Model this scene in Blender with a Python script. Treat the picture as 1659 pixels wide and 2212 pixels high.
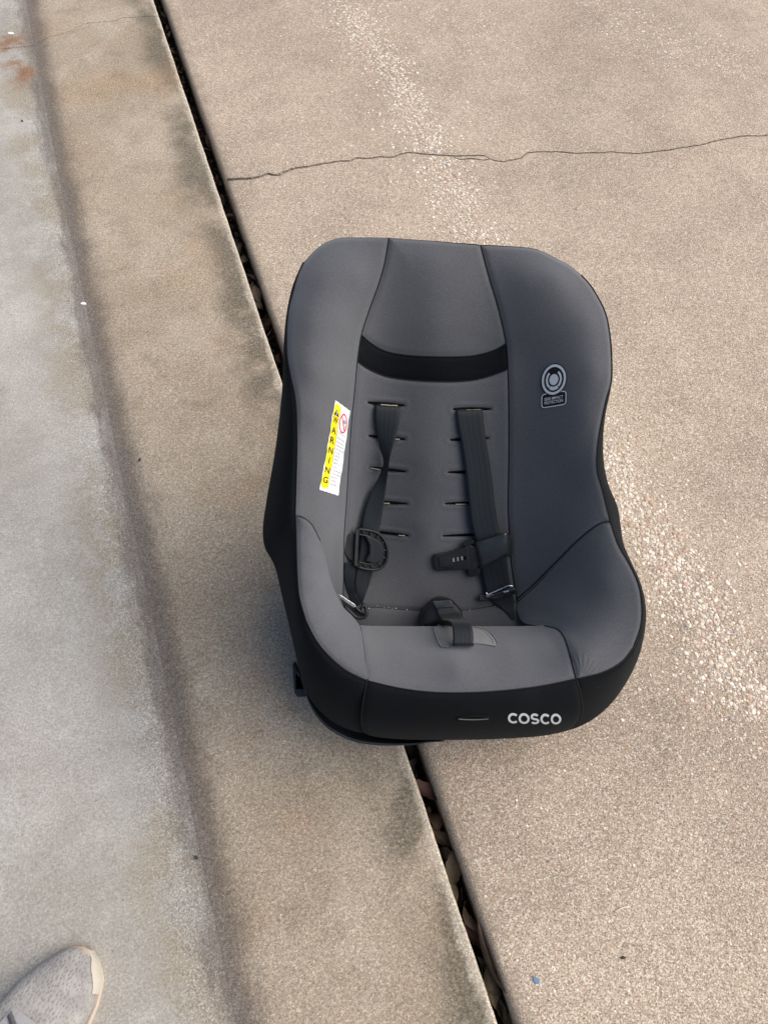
import bpy, math, random
import numpy as np
from mathutils import Vector
from mathutils.bvhtree import BVHTree

for o_ in list(bpy.data.objects): bpy.data.objects.remove(o_)
scene = bpy.context.scene
COL = scene.collection
R = math.radians
random.seed(7); rng = np.random.default_rng(7)

# ------------------------------------------------------------------ camera, sky, sun, exposure
TILT = R(60.4)                       # the camera looks this far below the horizon
ORIGIN_Y = 0.45                      # the seat's base stands this far in front of the camera
cd = bpy.data.cameras.new('camera'); cam = bpy.data.objects.new('camera', cd); COL.objects.link(cam)
cam.location = (-0.09, -ORIGIN_Y, 1.15); cam.rotation_euler = (R(90) - TILT, 0, 0)
cd.sensor_fit = 'VERTICAL'; cd.sensor_height = 36; cd.lens = 1662.0 / 2212 * 36
cd.clip_start = 0.02; cd.clip_end = 500
scene.camera = cam

SUN_AZ, SUN_EL = R(84), R(43)        # azimuth clockwise from +Y (the way the camera looks), elevation
world = bpy.data.worlds.new('World'); scene.world = world; world.use_nodes = True
wn = world.node_tree; bg = wn.nodes['Background']
sky = wn.nodes.new('ShaderNodeTexSky'); sky.sky_type = 'NISHITA'; sky.sun_disc = False
sky.sun_elevation = SUN_EL; sky.sun_rotation = SUN_AZ
sky.air_density = 1.0; sky.dust_density = 4.0; sky.ozone_density = 0.8
wn.links.new(sky.outputs['Color'], bg.inputs['Color']); bg.inputs['Strength'].default_value = 0.054
sl = bpy.data.lights.new('sun', 'SUN'); sun = bpy.data.objects.new('sun', sl); COL.objects.link(sun)
sl.energy = 1.5; sl.angle = R(84); sl.color = (1.0, 0.95, 0.875)
sdir = Vector((math.sin(SUN_AZ) * math.cos(SUN_EL), math.cos(SUN_AZ) * math.cos(SUN_EL), math.sin(SUN_EL)))
sun.rotation_euler = sdir.to_track_quat('Z', 'Y').to_euler(); sun.location = (2, 1, 3)
vs = scene.view_settings
vs.view_transform = 'Standard'; vs.look = 'None'; vs.exposure = 1.53; vs.gamma = 1.0; vs.use_curve_mapping = False
scene.display_settings.display_device = 'sRGB'
scene.cycles.max_bounces = 6

# ------------------------------------------------------------------ measured outlines (metres)
SEAT = {
 'rim_left_wing': [(-0.1866, 0.8685, 0.075), (-0.1929, 0.8532, 0.078), (-0.1981, 0.8334, 0.081), (-0.2042, 0.8036, 0.085), (-0.2051, 0.7575, 0.087), (-0.2012, 0.7317, 0.087), (-0.1954, 0.7035, 0.085), (-0.194, 0.6612, 0.078), (-0.1966, 0.604, 0.065), (-0.1985, 0.5646, 0.058)],
 'rim_left_bolster_a': [(-0.1985, 0.5646, 0.058), (-0.1967, 0.5438, 0.064), (-0.194, 0.5009, 0.078), (-0.1904, 0.4674, 0.086), (-0.182, 0.4397, 0.092)],
 'rim_left_bolster_b': [(-0.182, 0.4397, 0.092), (-0.172, 0.4203, 0.094), (-0.1577, 0.4016, 0.096), (-0.1381, 0.3837, 0.096), (-0.124, 0.3755, 0.096), (-0.1099, 0.3693, 0.095)],
 'rim_front': [(-0.1099, 0.3693, 0.095), (-0.0728, 0.3606, 0.095), (-0.0336, 0.3557, 0.095), (0.0123, 0.3547, 0.093), (0.0548, 0.3567, 0.09), (0.0991, 0.361, 0.085), (0.14, 0.3682, 0.08)],
 'rim_right_bolster_b': [(0.14, 0.3682, 0.08), (0.1735, 0.3749, 0.075), (0.1979, 0.3867, 0.07), (0.214, 0.4032, 0.065)],
 'rim_right_bolster_a': [(0.214, 0.4032, 0.065), (0.2247, 0.4295, 0.06), (0.2269, 0.4523, 0.057), (0.2236, 0.4782, 0.055), (0.2132, 0.5046, 0.05), (0.2027, 0.5249, 0.045), (0.1939, 0.5536, 0.04)],
 'rim_right_wing': [(0.1939, 0.5536, 0.04), (0.1829, 0.5963, 0.042), (0.1757, 0.6197, 0.045), (0.1749, 0.6459, 0.048), (0.1778, 0.6726, 0.05), (0.1829, 0.7049, 0.056), (0.1886, 0.7279, 0.058), (0.1891, 0.7573, 0.058), (0.1871, 0.787, 0.057), (0.182, 0.8142, 0.055), (0.1707, 0.8381, 0.053), (0.1628, 0.8502, 0.0525), (0.1533, 0.8606, 0.052)],
 'top_right': [(0.1533, 0.8606, 0.052), (0.1384, 0.8729, 0.052), (0.1207, 0.8823, 0.052), (0.1076, 0.8891, 0.052), (0.0939, 0.8937, 0.052), (0.0641, 0.8962, 0.053), (0.0287, 0.8976, 0.054)],
 'top_mid': [(0.0287, 0.8976, 0.054), (-0.0275, 0.9, 0.06), (-0.0835, 0.9022, 0.065)],
 'top_left': [(-0.0835, 0.9022, 0.065), (-0.1178, 0.902, 0.067), (-0.143, 0.9011, 0.068), (-0.1625, 0.8937, 0.07), (-0.1756, 0.882, 0.073), (-0.1866, 0.8685, 0.075)],
 'seam_left': [(-0.0835, 0.9022, 0.065), (-0.0885, 0.8739, 0.062), (-0.0959, 0.8487, 0.058), (-0.1078, 0.8184, 0.05), (-0.1184, 0.7875, 0.042), (-0.1233, 0.7595, 0.032), (-0.1267, 0.7279, 0.022), (-0.132, 0.684, 0.005), (-0.1359, 0.6385, -0.013), (-0.1409, 0.5753, -0.037), (-0.1441, 0.5407, -0.05), (-0.1464, 0.4729, -0.074), (-0.1481, 0.4274, -0.092)],
 'seam_right': [(0.0293, 0.8963, 0.054), (0.0346, 0.8772, 0.052), (0.0427, 0.852, 0.047), (0.051, 0.8298, 0.041), (0.0602, 0.8024, 0.03), (0.0667, 0.7807, 0.018), (0.0708, 0.746, 0.006), (0.0743, 0.7015, -0.01), (0.0782, 0.64, -0.034), (0.0808, 0.5731, -0.056), (0.0843, 0.5403, -0.067), (0.0891, 0.496, -0.08), (0.0957, 0.4614, -0.089), (0.0995, 0.4406, -0.092)],
 'band_top': [(-0.1178, 0.789, 0.0422), (-0.1082, 0.7827, 0.0301), (-0.09, 0.7746, 0.0178), (-0.0653, 0.7696, 0.0153), (-0.0347, 0.7666, 0.0194), (-0.004, 0.7665, 0.0183), (0.0273, 0.7694, 0.0136), (0.0519, 0.7761, 0.014), (0.0656, 0.783, 0.019)],
 'band_bottom': [(-0.1233, 0.7576, 0.0311), (-0.1085, 0.7509, 0.0135), (-0.0868, 0.7443, 0.0016), (-0.0649, 0.7408, 0.0004), (-0.0339, 0.7376, 0.0044), (-0.0027, 0.737, 0.0042), (0.0288, 0.74, 0.0011), (0.0535, 0.7466, 0.0029), (0.0698, 0.7525, 0.0081)],
 'bight': [(-0.1481, 0.4274, -0.092), (-0.1093, 0.4329, -0.09), (-0.07, 0.4301, -0.092), (-0.0239, 0.4272, -0.094), (0.0289, 0.4284, -0.095), (0.0619, 0.4336, -0.095), (0.0995, 0.4406, -0.092)],
 'rear_edge': [(-0.1478, 0.3942, -0.086), (-0.0243, 0.3928, -0.087), (0.1192, 0.3957, -0.085)],
 'wing_hidden': [(-0.1985, 0.5646, 0.058), (-0.1854, 0.5184, 0.018), (-0.1764, 0.4726, -0.03), (-0.1641, 0.4361, -0.075), (-0.1481, 0.4274, -0.092)],
 'bolster_left_inner_a': [(-0.1984, 0.5642, 0.058), (-0.1897, 0.5627, 0.062), (-0.1784, 0.5539, 0.058), (-0.1687, 0.5344, 0.05)],
 'bolster_left_inner_b': [(-0.1687, 0.5344, 0.05), (-0.1619, 0.5102, 0.042), (-0.1563, 0.4827, 0.036), (-0.149, 0.4641, 0.032), (-0.1414, 0.449, 0.032), (-0.1292, 0.4372, 0.034), (-0.1201, 0.4257, 0.038), (-0.115, 0.4054, 0.06), (-0.1115, 0.3862, 0.082), (-0.1075, 0.3693, 0.095)],
 'bolster_right_seam': [(0.0979, 0.4437, -0.092), (0.1176, 0.4666, -0.07), (0.1323, 0.4886, -0.045), (0.1457, 0.5097, -0.018), (0.1583, 0.5298, 0.008), (0.1721, 0.5458, 0.026), (0.1844, 0.555, 0.036), (0.1938, 0.556, 0.04)],
 'bolster_right_inner': [(0.0995, 0.4406, -0.092), (0.0977, 0.4295, -0.084), (0.0999, 0.4195, -0.074), (0.1026, 0.4156, -0.062), (0.1075, 0.4148, -0.046), (0.1222, 0.4174, -0.018), (0.1335, 0.4166, 0.008), (0.1367, 0.41, 0.034), (0.1369, 0.3962, 0.058), (0.1379, 0.3814, 0.072), (0.14, 0.3682, 0.08)],
 'cushion_left': [(-0.1213, 0.4156, -0.03), (-0.116, 0.4, 0.03), (-0.1121, 0.3843, 0.072), (-0.1099, 0.3693, 0.095)],
 'cushion_right': [(0.1222, 0.4174, -0.018), (0.1335, 0.4166, 0.008), (0.1367, 0.41, 0.034), (0.1369, 0.3962, 0.058), (0.1379, 0.3814, 0.072), (0.14, 0.3682, 0.08)],
 'cushion_crest': [(-0.1213, 0.4156, -0.03), (-0.0585, 0.4141, -0.036), (0.0069, 0.4141, -0.036), (0.0714, 0.415, -0.03), (0.1222, 0.4174, -0.018)],
 'ctl_back': [(-0.0333, 0.8762, 0.062), (-0.03, 0.8443, 0.055), (-0.0291, 0.8025, 0.04), (-0.0275, 0.7553, 0.015), (-0.0288, 0.6935, -0.012), (-0.0277, 0.6337, -0.03), (-0.0291, 0.54, -0.06), (-0.031, 0.4676, -0.084), (-0.1609, 0.8451, 0.09), (-0.1229, 0.8481, 0.08), (-0.1713, 0.7888, 0.096), (-0.1424, 0.7932, 0.078), (-0.1727, 0.735, 0.093), (-0.1462, 0.7407, 0.062), (-0.1727, 0.6821, 0.08), (-0.153, 0.6865, 0.044), (-0.1701, 0.6002, 0.046), (-0.1585, 0.5537, 0.006), (0.0799, 0.8542, 0.06), (0.1182, 0.8524, 0.066), (0.0836, 0.8025, 0.04), (0.1209, 0.7991, 0.054), (0.1581, 0.7967, 0.064), (0.0938, 0.7492, 0.016), (0.1288, 0.744, 0.044), (0.1637, 0.7404, 0.064), (0.1024, 0.6917, 0.002), (0.1374, 0.688, 0.032), (0.1612, 0.6855, 0.052), (0.1078, 0.6026, -0.026), (0.144, 0.6016, 0.004), (0.166, 0.6006, 0.034), (0.114, 0.5082, -0.058), (0.1396, 0.516, -0.03), (-0.0241, 0.408, -0.09), (-0.1093, 0.4083, -0.088), (0.0808, 0.408, -0.09)],
 'ctl_bolster_left': [(-0.1772, 0.516, 0.08), (-0.1722, 0.4833, 0.086), (-0.1612, 0.4449, 0.086), (-0.1419, 0.4122, 0.088), (-0.1279, 0.3914, 0.094)],
 'ctl_bolster_right': [(0.1817, 0.4849, 0.04), (0.1589, 0.4532, 0.016), (0.1369, 0.4492, -0.018), (0.1451, 0.4349, 0.012), (0.1973, 0.5141, 0.046)],
 'ctl_cushion': [(0.0007, 0.3965, 0.03), (-0.003, 0.3812, 0.07), (-0.0663, 0.3961, 0.028), (0.0679, 0.3965, 0.03), (0.1129, 0.3979, 0.038)],
 'outer_left': [(-0.1903, 0.8733, 0.055), (-0.207, 0.836, 0.04), (-0.2158, 0.7752, 0.03), (-0.2188, 0.7343, 0.02), (-0.2312, 0.6539, -0.005), (-0.2469, 0.5798, -0.025), (-0.252, 0.5445, -0.03), (-0.2496, 0.5216, -0.03), (-0.2358, 0.4965, -0.025), (-0.2234, 0.4532, -0.015), (-0.21, 0.3997, -0.01), (-0.1991, 0.3523, -0.01), (-0.1891, 0.3266, -0.01), (-0.1765, 0.3094, -0.01), (-0.1581, 0.2933, -0.01), (-0.1375, 0.2824, -0.012), (-0.1163, 0.2758, -0.015)],
 'outer_front': [(-0.1163, 0.2758, -0.015), (-0.1054, 0.272, -0.016), (-0.073, 0.2677, -0.018), (-0.0313, 0.266, -0.02), (0.0251, 0.2661, -0.02), (0.076, 0.2679, -0.02), (0.1226, 0.2716, -0.02), (0.1576, 0.279, -0.02)],
 'outer_right': [(0.1576, 0.279, -0.02), (0.181, 0.2906, -0.018), (0.2071, 0.3128, -0.015), (0.23, 0.3464, -0.012), (0.2458, 0.3811, -0.012), (0.2557, 0.4192, -0.018), (0.2581, 0.4435, -0.025), (0.2553, 0.4709, -0.035), (0.2445, 0.5003, -0.042), (0.2363, 0.5233, -0.048), (0.2281, 0.5756, -0.05), (0.2152, 0.6032, -0.045), (0.204, 0.6337, -0.03), (0.1957, 0.6745, -0.005), (0.1962, 0.7083, 0.012), (0.1998, 0.7346, 0.018), (0.1992, 0.765, 0.02), (0.1957, 0.7946, 0.022), (0.1889, 0.8209, 0.025), (0.1758, 0.8435, 0.028), (0.1577, 0.8657, 0.03)],
 'outer_top': [(0.1577, 0.8657, 0.03), (0.124, 0.8866, 0.032), (0.0963, 0.8981, 0.034), (0.0669, 0.9004, 0.036), (0.0307, 0.9014, 0.038), (-0.0263, 0.9046, 0.042), (-0.0834, 0.9076, 0.045), (-0.1184, 0.9075, 0.047), (-0.1435, 0.9062, 0.049), (-0.1629, 0.899, 0.05), (-0.177, 0.8869, 0.052), (-0.1903, 0.8733, 0.055)],
 'shell_lip': [(-0.2012, 0.348, -0.03), (-0.1916, 0.3183, -0.035), (-0.1871, 0.3072, -0.037), (-0.1755, 0.2887, -0.04), (-0.1601, 0.2751, -0.04), (-0.1389, 0.2633, -0.042), (-0.12, 0.2576, -0.043), (-0.0963, 0.2544, -0.044), (-0.0725, 0.2538, -0.044), (-0.0453, 0.2552, -0.042), (-0.0302, 0.2582, -0.04), (-0.0087, 0.2604, -0.035)],
 'front_seam_left': [(-0.1073, 0.3677, 0.095), (-0.108, 0.3404, 0), (-0.1091, 0.3301, 0), (-0.1125, 0.3153, 0), (-0.1154, 0.3028, 0), (-0.1165, 0.2892, 0), (-0.1163, 0.2758, -0.015)],
 'front_seam_right': [(0.14, 0.3682, 0.08), (0.1609, 0.3466, 0), (0.1628, 0.3279, 0), (0.1615, 0.3116, 0), (0.1572, 0.2979, 0), (0.1532, 0.2778, -0.02)],
}
PIECES = {
 'strap_left_l': [(-0.1025, 0.7115, -0.0145), (-0.1018, 0.707, -0.0084), (-0.1019, 0.6939, -0.0105), (-0.1001, 0.676, -0.0197), (-0.0959, 0.655, -0.0327), (-0.0909, 0.6346, -0.044), (-0.0992, 0.6117, -0.0514), (-0.1087, 0.5934, -0.0558), (-0.1152, 0.575, -0.0598), (-0.1198, 0.5552, -0.0642), (-0.1218, 0.5391, -0.0683), (-0.1232, 0.5203, -0.0713), (-0.1252, 0.5009, -0.0732), (-0.1278, 0.4873, -0.0737), (-0.1305, 0.4708, -0.077), (-0.1288, 0.4533, -0.0837), (-0.1258, 0.4388, -0.0906)],
 'strap_left_r': [(-0.067, 0.7097, -0.0196), (-0.0678, 0.7052, -0.0131), (-0.0696, 0.6907, -0.0141), (-0.0731, 0.671, -0.0185), (-0.078, 0.654, -0.0211), (-0.0817, 0.6419, -0.0228), (-0.0853, 0.6169, -0.0403), (-0.0872, 0.6003, -0.0517), (-0.091, 0.5751, -0.0636), (-0.0942, 0.5552, -0.0703), (-0.0968, 0.5377, -0.0722), (-0.0994, 0.517, -0.0737), (-0.1014, 0.4992, -0.0791), (-0.106, 0.4833, -0.0833), (-0.1112, 0.4648, -0.0864), (-0.1178, 0.4464, -0.087), (-0.1205, 0.4368, -0.091)],
 'hip_strap_left_l': [(-0.1442, 0.4981, -0.0661), (-0.1458, 0.4816, -0.0717), (-0.143, 0.4628, -0.0801), (-0.1381, 0.4444, -0.087), (-0.1296, 0.4354, -0.07)],
 'hip_strap_left_r': [(-0.1284, 0.4976, -0.0735), (-0.1298, 0.4813, -0.0756), (-0.13, 0.4627, -0.0804), (-0.1282, 0.45, -0.084), (-0.1212, 0.4393, -0.07)],
 'strap_right_l': [(0.0044, 0.7042, -0.0152), (0.0044, 0.6997, -0.0085), (0.0071, 0.6813, -0.0123), (0.0121, 0.6612, -0.019), (0.0197, 0.6208, -0.0327), (0.0262, 0.5731, -0.0471), (0.0287, 0.5554, -0.0521), (0.0367, 0.5272, -0.0608), (0.0464, 0.4851, -0.0768), (0.0504, 0.469, -0.0825), (0.0541, 0.4504, -0.086)],
 'strap_right_r': [(0.0427, 0.7048, -0.019), (0.04, 0.7014, -0.0119), (0.0416, 0.6865, -0.0147), (0.0441, 0.6711, -0.0198), (0.0544, 0.6211, -0.0369), (0.0619, 0.5731, -0.0496), (0.0673, 0.5464, -0.0563), (0.0718, 0.5337, -0.0569), (0.0799, 0.5006, -0.0677), (0.0838, 0.4813, -0.0761), (0.0882, 0.4625, -0.0827)],
 'hip_strap_right_l': [(0.0544, 0.4514, -0.0889), (0.0625, 0.4414, -0.0903), (0.0744, 0.4328, -0.0908), (0.0846, 0.4246, -0.0888), (0.0909, 0.4156, -0.0876)],
 'hip_strap_right_r': [(0.0903, 0.4598, -0.0841), (0.0929, 0.4463, -0.0875), (0.0937, 0.4358, -0.0883), (0.0941, 0.4255, -0.0869), (0.0948, 0.4163, -0.0872)],
 'crotch_strap_l': [(-0.0191, 0.4368, -0.046), (-0.017, 0.4284, -0.042), (-0.0134, 0.4244, -0.026), (-0.0067, 0.4264, -0.002), (-0.0041, 0.4247, 0.018), (-0.0034, 0.4187, 0.028), (-0.0034, 0.4106, 0.034), (-0.0038, 0.4028, 0.037), (-0.0029, 0.3992, 0.03), (-0.0016, 0.3969, 0.02)],
 'crotch_strap_r': [(0.005, 0.4391, -0.046), (0.0118, 0.4311, -0.042), (0.0155, 0.4265, -0.026), (0.0173, 0.4264, -0.002), (0.0203, 0.4249, 0.018), (0.0218, 0.4195, 0.028), (0.0223, 0.4114, 0.034), (0.0221, 0.403, 0.037), (0.0229, 0.3995, 0.03), (0.0238, 0.3973, 0.02)],
 'clip_l_outer': [(-0.1266, 0.5445, -0.059), (-0.1131, 0.5431, -0.0621), (-0.0986, 0.5388, -0.066), (-0.0899, 0.53, -0.0695), (-0.0855, 0.5185, -0.0726), (-0.085, 0.5093, -0.0745), (-0.0873, 0.4982, -0.0761), (-0.0932, 0.4905, -0.0763), (-0.1005, 0.4876, -0.0752), (-0.1133, 0.4882, -0.0724), (-0.1269, 0.4919, -0.0688)],
 'clip_l_inner': [(-0.1257, 0.5372, -0.0606), (-0.1167, 0.5357, -0.0628), (-0.1068, 0.5319, -0.0656), (-0.099, 0.5251, -0.0685), (-0.0954, 0.5168, -0.0709), (-0.095, 0.5094, -0.0723), (-0.0972, 0.5017, -0.0733), (-0.1014, 0.4969, -0.0733), (-0.1069, 0.4953, -0.0724), (-0.116, 0.496, -0.0704), (-0.126, 0.4991, -0.0677)],
 'clip_l_wing': [(-0.1285, 0.5375, -0.0619), (-0.1366, 0.5381, -0.0601), (-0.1429, 0.5354, -0.0593), (-0.147, 0.5282, -0.0598), (-0.1471, 0.519, -0.0614), (-0.1443, 0.5099, -0.0638), (-0.1387, 0.5021, -0.0664), (-0.1306, 0.4972, -0.0691), (-0.127, 0.4949, -0.0703)],
 'clip_l_fold': [(-0.1158, 0.5345, -0.0602), (-0.104, 0.5326, -0.0631), (-0.0941, 0.5261, -0.0664), (-0.0899, 0.5132, -0.0697), (-0.0932, 0.4994, -0.0716), (-0.1041, 0.4958, -0.0699), (-0.1159, 0.4997, -0.0667), (-0.111, 0.5098, -0.0659), (-0.1106, 0.5217, -0.0637)],
 'clip_l_bar': [(-0.1291, 0.5449, -0.0544), (-0.1241, 0.5445, -0.0555), (-0.1268, 0.4922, -0.0648), (-0.1316, 0.495, -0.0633)],
 'clip_band_l': [(0.0344, 0.5261, -0.0562), (0.0383, 0.5274, -0.0526), (0.0501, 0.5311, -0.0494), (0.0667, 0.5365, -0.0465), (0.0761, 0.5405, -0.0463), (0.083, 0.5352, -0.0534), (0.0873, 0.5262, -0.0643)],
 'clip_band_r': [(0.0435, 0.4896, -0.0683), (0.046, 0.4905, -0.0649), (0.0544, 0.4951, -0.0616), (0.0675, 0.5022, -0.0582), (0.0787, 0.5093, -0.0569), (0.0843, 0.5052, -0.0636), (0.088, 0.5105, -0.0697)],
 'clip_r_disc': [(0.0453, 0.5043, -0.065), (0.0442, 0.5098, -0.0632), (0.0417, 0.5147, -0.0616), (0.0378, 0.5185, -0.0604), (0.0331, 0.521, -0.0598), (0.028, 0.5218, -0.0596), (0.0229, 0.521, -0.0601), (0.0183, 0.5185, -0.0611), (0.0148, 0.5146, -0.0626), (0.0126, 0.5097, -0.0643), (0.012, 0.5043, -0.0662), (0.013, 0.4988, -0.068), (0.0155, 0.4939, -0.0696), (0.0193, 0.49, -0.0708), (0.0241, 0.4874, -0.0715), (0.0293, 0.4866, -0.0717), (0.0344, 0.4875, -0.0712), (0.039, 0.49, -0.0702), (0.0425, 0.494, -0.0687), (0.0447, 0.4989, -0.0669)],
 'clip_r_tongue': [(-0.0232, 0.5052, -0.0657), (-0.0197, 0.5099, -0.064), (-0.0043, 0.5123, -0.0626), (0.0171, 0.5186, -0.0597), (0.0251, 0.521, -0.0586), (0.0291, 0.488, -0.0698), (0.0073, 0.4868, -0.0709), (-0.0145, 0.4855, -0.0721), (-0.019, 0.4875, -0.0716)],
 'clip_r_lug': [(0.0258, 0.491, -0.0735), (0.045, 0.4911, -0.0728), (0.0441, 0.4807, -0.0764), (0.0328, 0.4765, -0.0782), (0.0281, 0.4801, -0.0771)],
 'clip_r_tab': [(0.0171, 0.526, -0.0598), (0.0305, 0.5304, -0.0578), (0.036, 0.526, -0.0591), (0.0219, 0.5187, -0.0621)],
 'clip_r_pad': [(-0.0148, 0.5055, -0.0637), (0.0007, 0.5087, -0.0621), (0.0044, 0.4937, -0.0671), (0.0016, 0.4909, -0.0681), (-0.0126, 0.4919, -0.0683)],
 'clip_r_bar0': [(0.0045, 0.5041, -0.0639), (0.0068, 0.5044, -0.0637), (0.0075, 0.499, -0.0655), (0.0052, 0.4987, -0.0657)],
 'clip_r_bar1': [(0.0104, 0.5054, -0.0633), (0.0127, 0.5057, -0.0631), (0.0135, 0.5004, -0.0649), (0.0111, 0.5, -0.0651)],
 'clip_r_bar2': [(0.0161, 0.5067, -0.0626), (0.0185, 0.507, -0.0624), (0.0192, 0.5017, -0.0642), (0.0169, 0.5013, -0.0644)],
 'clip_r_slot': [(0.0196, 0.5066, -0.0631), (0.0232, 0.5074, -0.0628), (0.0241, 0.5022, -0.0645), (0.0205, 0.5015, -0.0649)],
 'slide_metal': [(0.0513, 0.4507, -0.0789), (0.0533, 0.4468, -0.0792), (0.0654, 0.4461, -0.0791), (0.0782, 0.4487, -0.0783), (0.0955, 0.4546, -0.0761), (0.095, 0.4608, -0.0743), (0.089, 0.462, -0.0758), (0.0773, 0.4584, -0.078), (0.0654, 0.4535, -0.0789), (0.0543, 0.4523, -0.0789)],
 'slide_block': [(0.0433, 0.4508, -0.0825), (0.0515, 0.4516, -0.0828), (0.0539, 0.4461, -0.0832), (0.0611, 0.4443, -0.0832), (0.051, 0.4423, -0.0833), (0.0443, 0.4432, -0.0831)],
 'slide_wire': [(0.0526, 0.456, -0.0736), (0.0536, 0.4532, -0.0739), (0.063, 0.4563, -0.0737), (0.0741, 0.4613, -0.0729), (0.0834, 0.4655, -0.0708), (0.0897, 0.4647, -0.0706)],
 'slide_glint': [(0.0765, 0.4573, -0.0756), (0.0839, 0.4586, -0.0747), (0.0842, 0.4563, -0.0749), (0.0777, 0.4551, -0.0756)],
 'buckle': [(-0.0398, 0.4103, -0.052), (-0.0395, 0.4235, -0.052), (-0.0362, 0.4321, -0.052), (-0.0278, 0.4408, -0.052), (-0.0194, 0.4466, -0.052), (-0.0093, 0.4488, -0.052), (0.0015, 0.4464, -0.052), (0.0105, 0.4402, -0.052), (0.0173, 0.4307, -0.052), (0.0188, 0.4223, -0.052), (0.0182, 0.4103, -0.052)],
 'buckle_flap': [(-0.0235, 0.4468, -0.045), (0.0003, 0.4482, -0.045), (0.0052, 0.4385, -0.045), (-0.0193, 0.4366, -0.045)],
 'tongue_plate': [(-0.1518, 0.4574, -0.035), (-0.1477, 0.4562, -0.035), (-0.1289, 0.4437, -0.035), (-0.1281, 0.4406, -0.035), (-0.1306, 0.439, -0.035), (-0.1495, 0.4527, -0.035)],
 'tongue_body': [(-0.1494, 0.4504, -0.055), (-0.129, 0.4365, -0.055), (-0.1158, 0.4279, -0.055), (-0.1158, 0.4225, -0.055), (-0.1284, 0.4221, -0.055), (-0.1446, 0.4363, -0.055)],
 'tongue_loop': [(-0.1432, 0.4387, -0.05), (-0.1324, 0.4285, -0.05), (-0.1271, 0.4243, -0.05), (-0.1169, 0.4243, -0.05), (-0.1136, 0.4303, -0.05), (-0.1169, 0.4417, -0.05), (-0.1205, 0.4363, -0.05), (-0.1191, 0.4309, -0.05), (-0.1265, 0.4357, -0.05), (-0.1294, 0.4399, -0.05)],
 'pad_patch': [(-0.0237, 0.4125, -0.0299), (-0.0204, 0.4139, -0.0345), (0.0004, 0.414, -0.034), (0.0301, 0.4138, -0.0313), (0.047, 0.4106, -0.0194), (0.0538, 0.4037, 0.0022), (0.0549, 0.3979, 0.0187), (0.0366, 0.3987, 0.0137), (0.0113, 0.3996, 0.0149), (-0.017, 0.3965, 0.0225), (-0.0205, 0.4011, 0.0074)],
 'latch_frame': [(-0.216, 0.3596, -0.055), (-0.2118, 0.3614, -0.055), (-0.2073, 0.3482, -0.055), (-0.2101, 0.344, -0.055), (-0.2101, 0.3257, -0.055), (-0.1941, 0.3252, -0.055), (-0.1887, 0.3152, -0.055), (-0.2085, 0.3138, -0.055), (-0.213, 0.3194, -0.055)],
 'latch_core': [(-0.213, 0.3546, -0.068), (-0.19, 0.3334, -0.068), (-0.19, 0.3212, -0.068), (-0.2118, 0.3222, -0.068)],
 'latch_glint': [(-0.2079, 0.3507, -0.052), (-0.2052, 0.3435, -0.052), (-0.2064, 0.3429, -0.052), (-0.2082, 0.3489, -0.052)],
 'slots_a': [(-0.1108, 0.7111, -0.0032), (-0.11, 0.6697, -0.0243), (-0.1092, 0.6284, -0.045), (-0.1083, 0.5828, -0.0696), (-0.1073, 0.5406, -0.0867), (0.0014, 0.7034, -0.0089), (-0.0011, 0.664, -0.0221), (-0.003, 0.6216, -0.0362), (-0.0056, 0.5794, -0.0511), (-0.0078, 0.5348, -0.0627)],
 'slots_b': [(-0.0641, 0.7088, -0.0131), (-0.063, 0.6659, -0.0298), (-0.0607, 0.6234, -0.0462), (-0.0583, 0.5795, -0.0633), (-0.0567, 0.5351, -0.074), (0.0499, 0.704, -0.0131), (0.0488, 0.667, -0.0278), (0.0473, 0.6227, -0.0443), (0.0453, 0.5808, -0.0581), (0.0459, 0.5364, -0.0727)],
 'front_slot': [(-0.0037, 0.3219, 0.0812), (0.0369, 0.3213, 0.0781)],
 'warning_label': [(-0.1501, 0.7063, 0.0489), (-0.1334, 0.6975, 0.0136), (-0.1499, 0.5895, -0.0094), (-0.1704, 0.5959, 0.0385)],
 'emblem': [(0.1069, 0.7537, 0.0297), (0.1349, 0.7546, 0.0514), (0.1381, 0.6991, 0.0377), (0.1104, 0.6972, 0.0123)],
 'lettering': [(0.0565, 0.3292, 0.082), (0.1256, 0.3239, 0.0661), (0.1318, 0.3031, 0.0394), (0.0591, 0.3115, 0.0656)],
}
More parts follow.
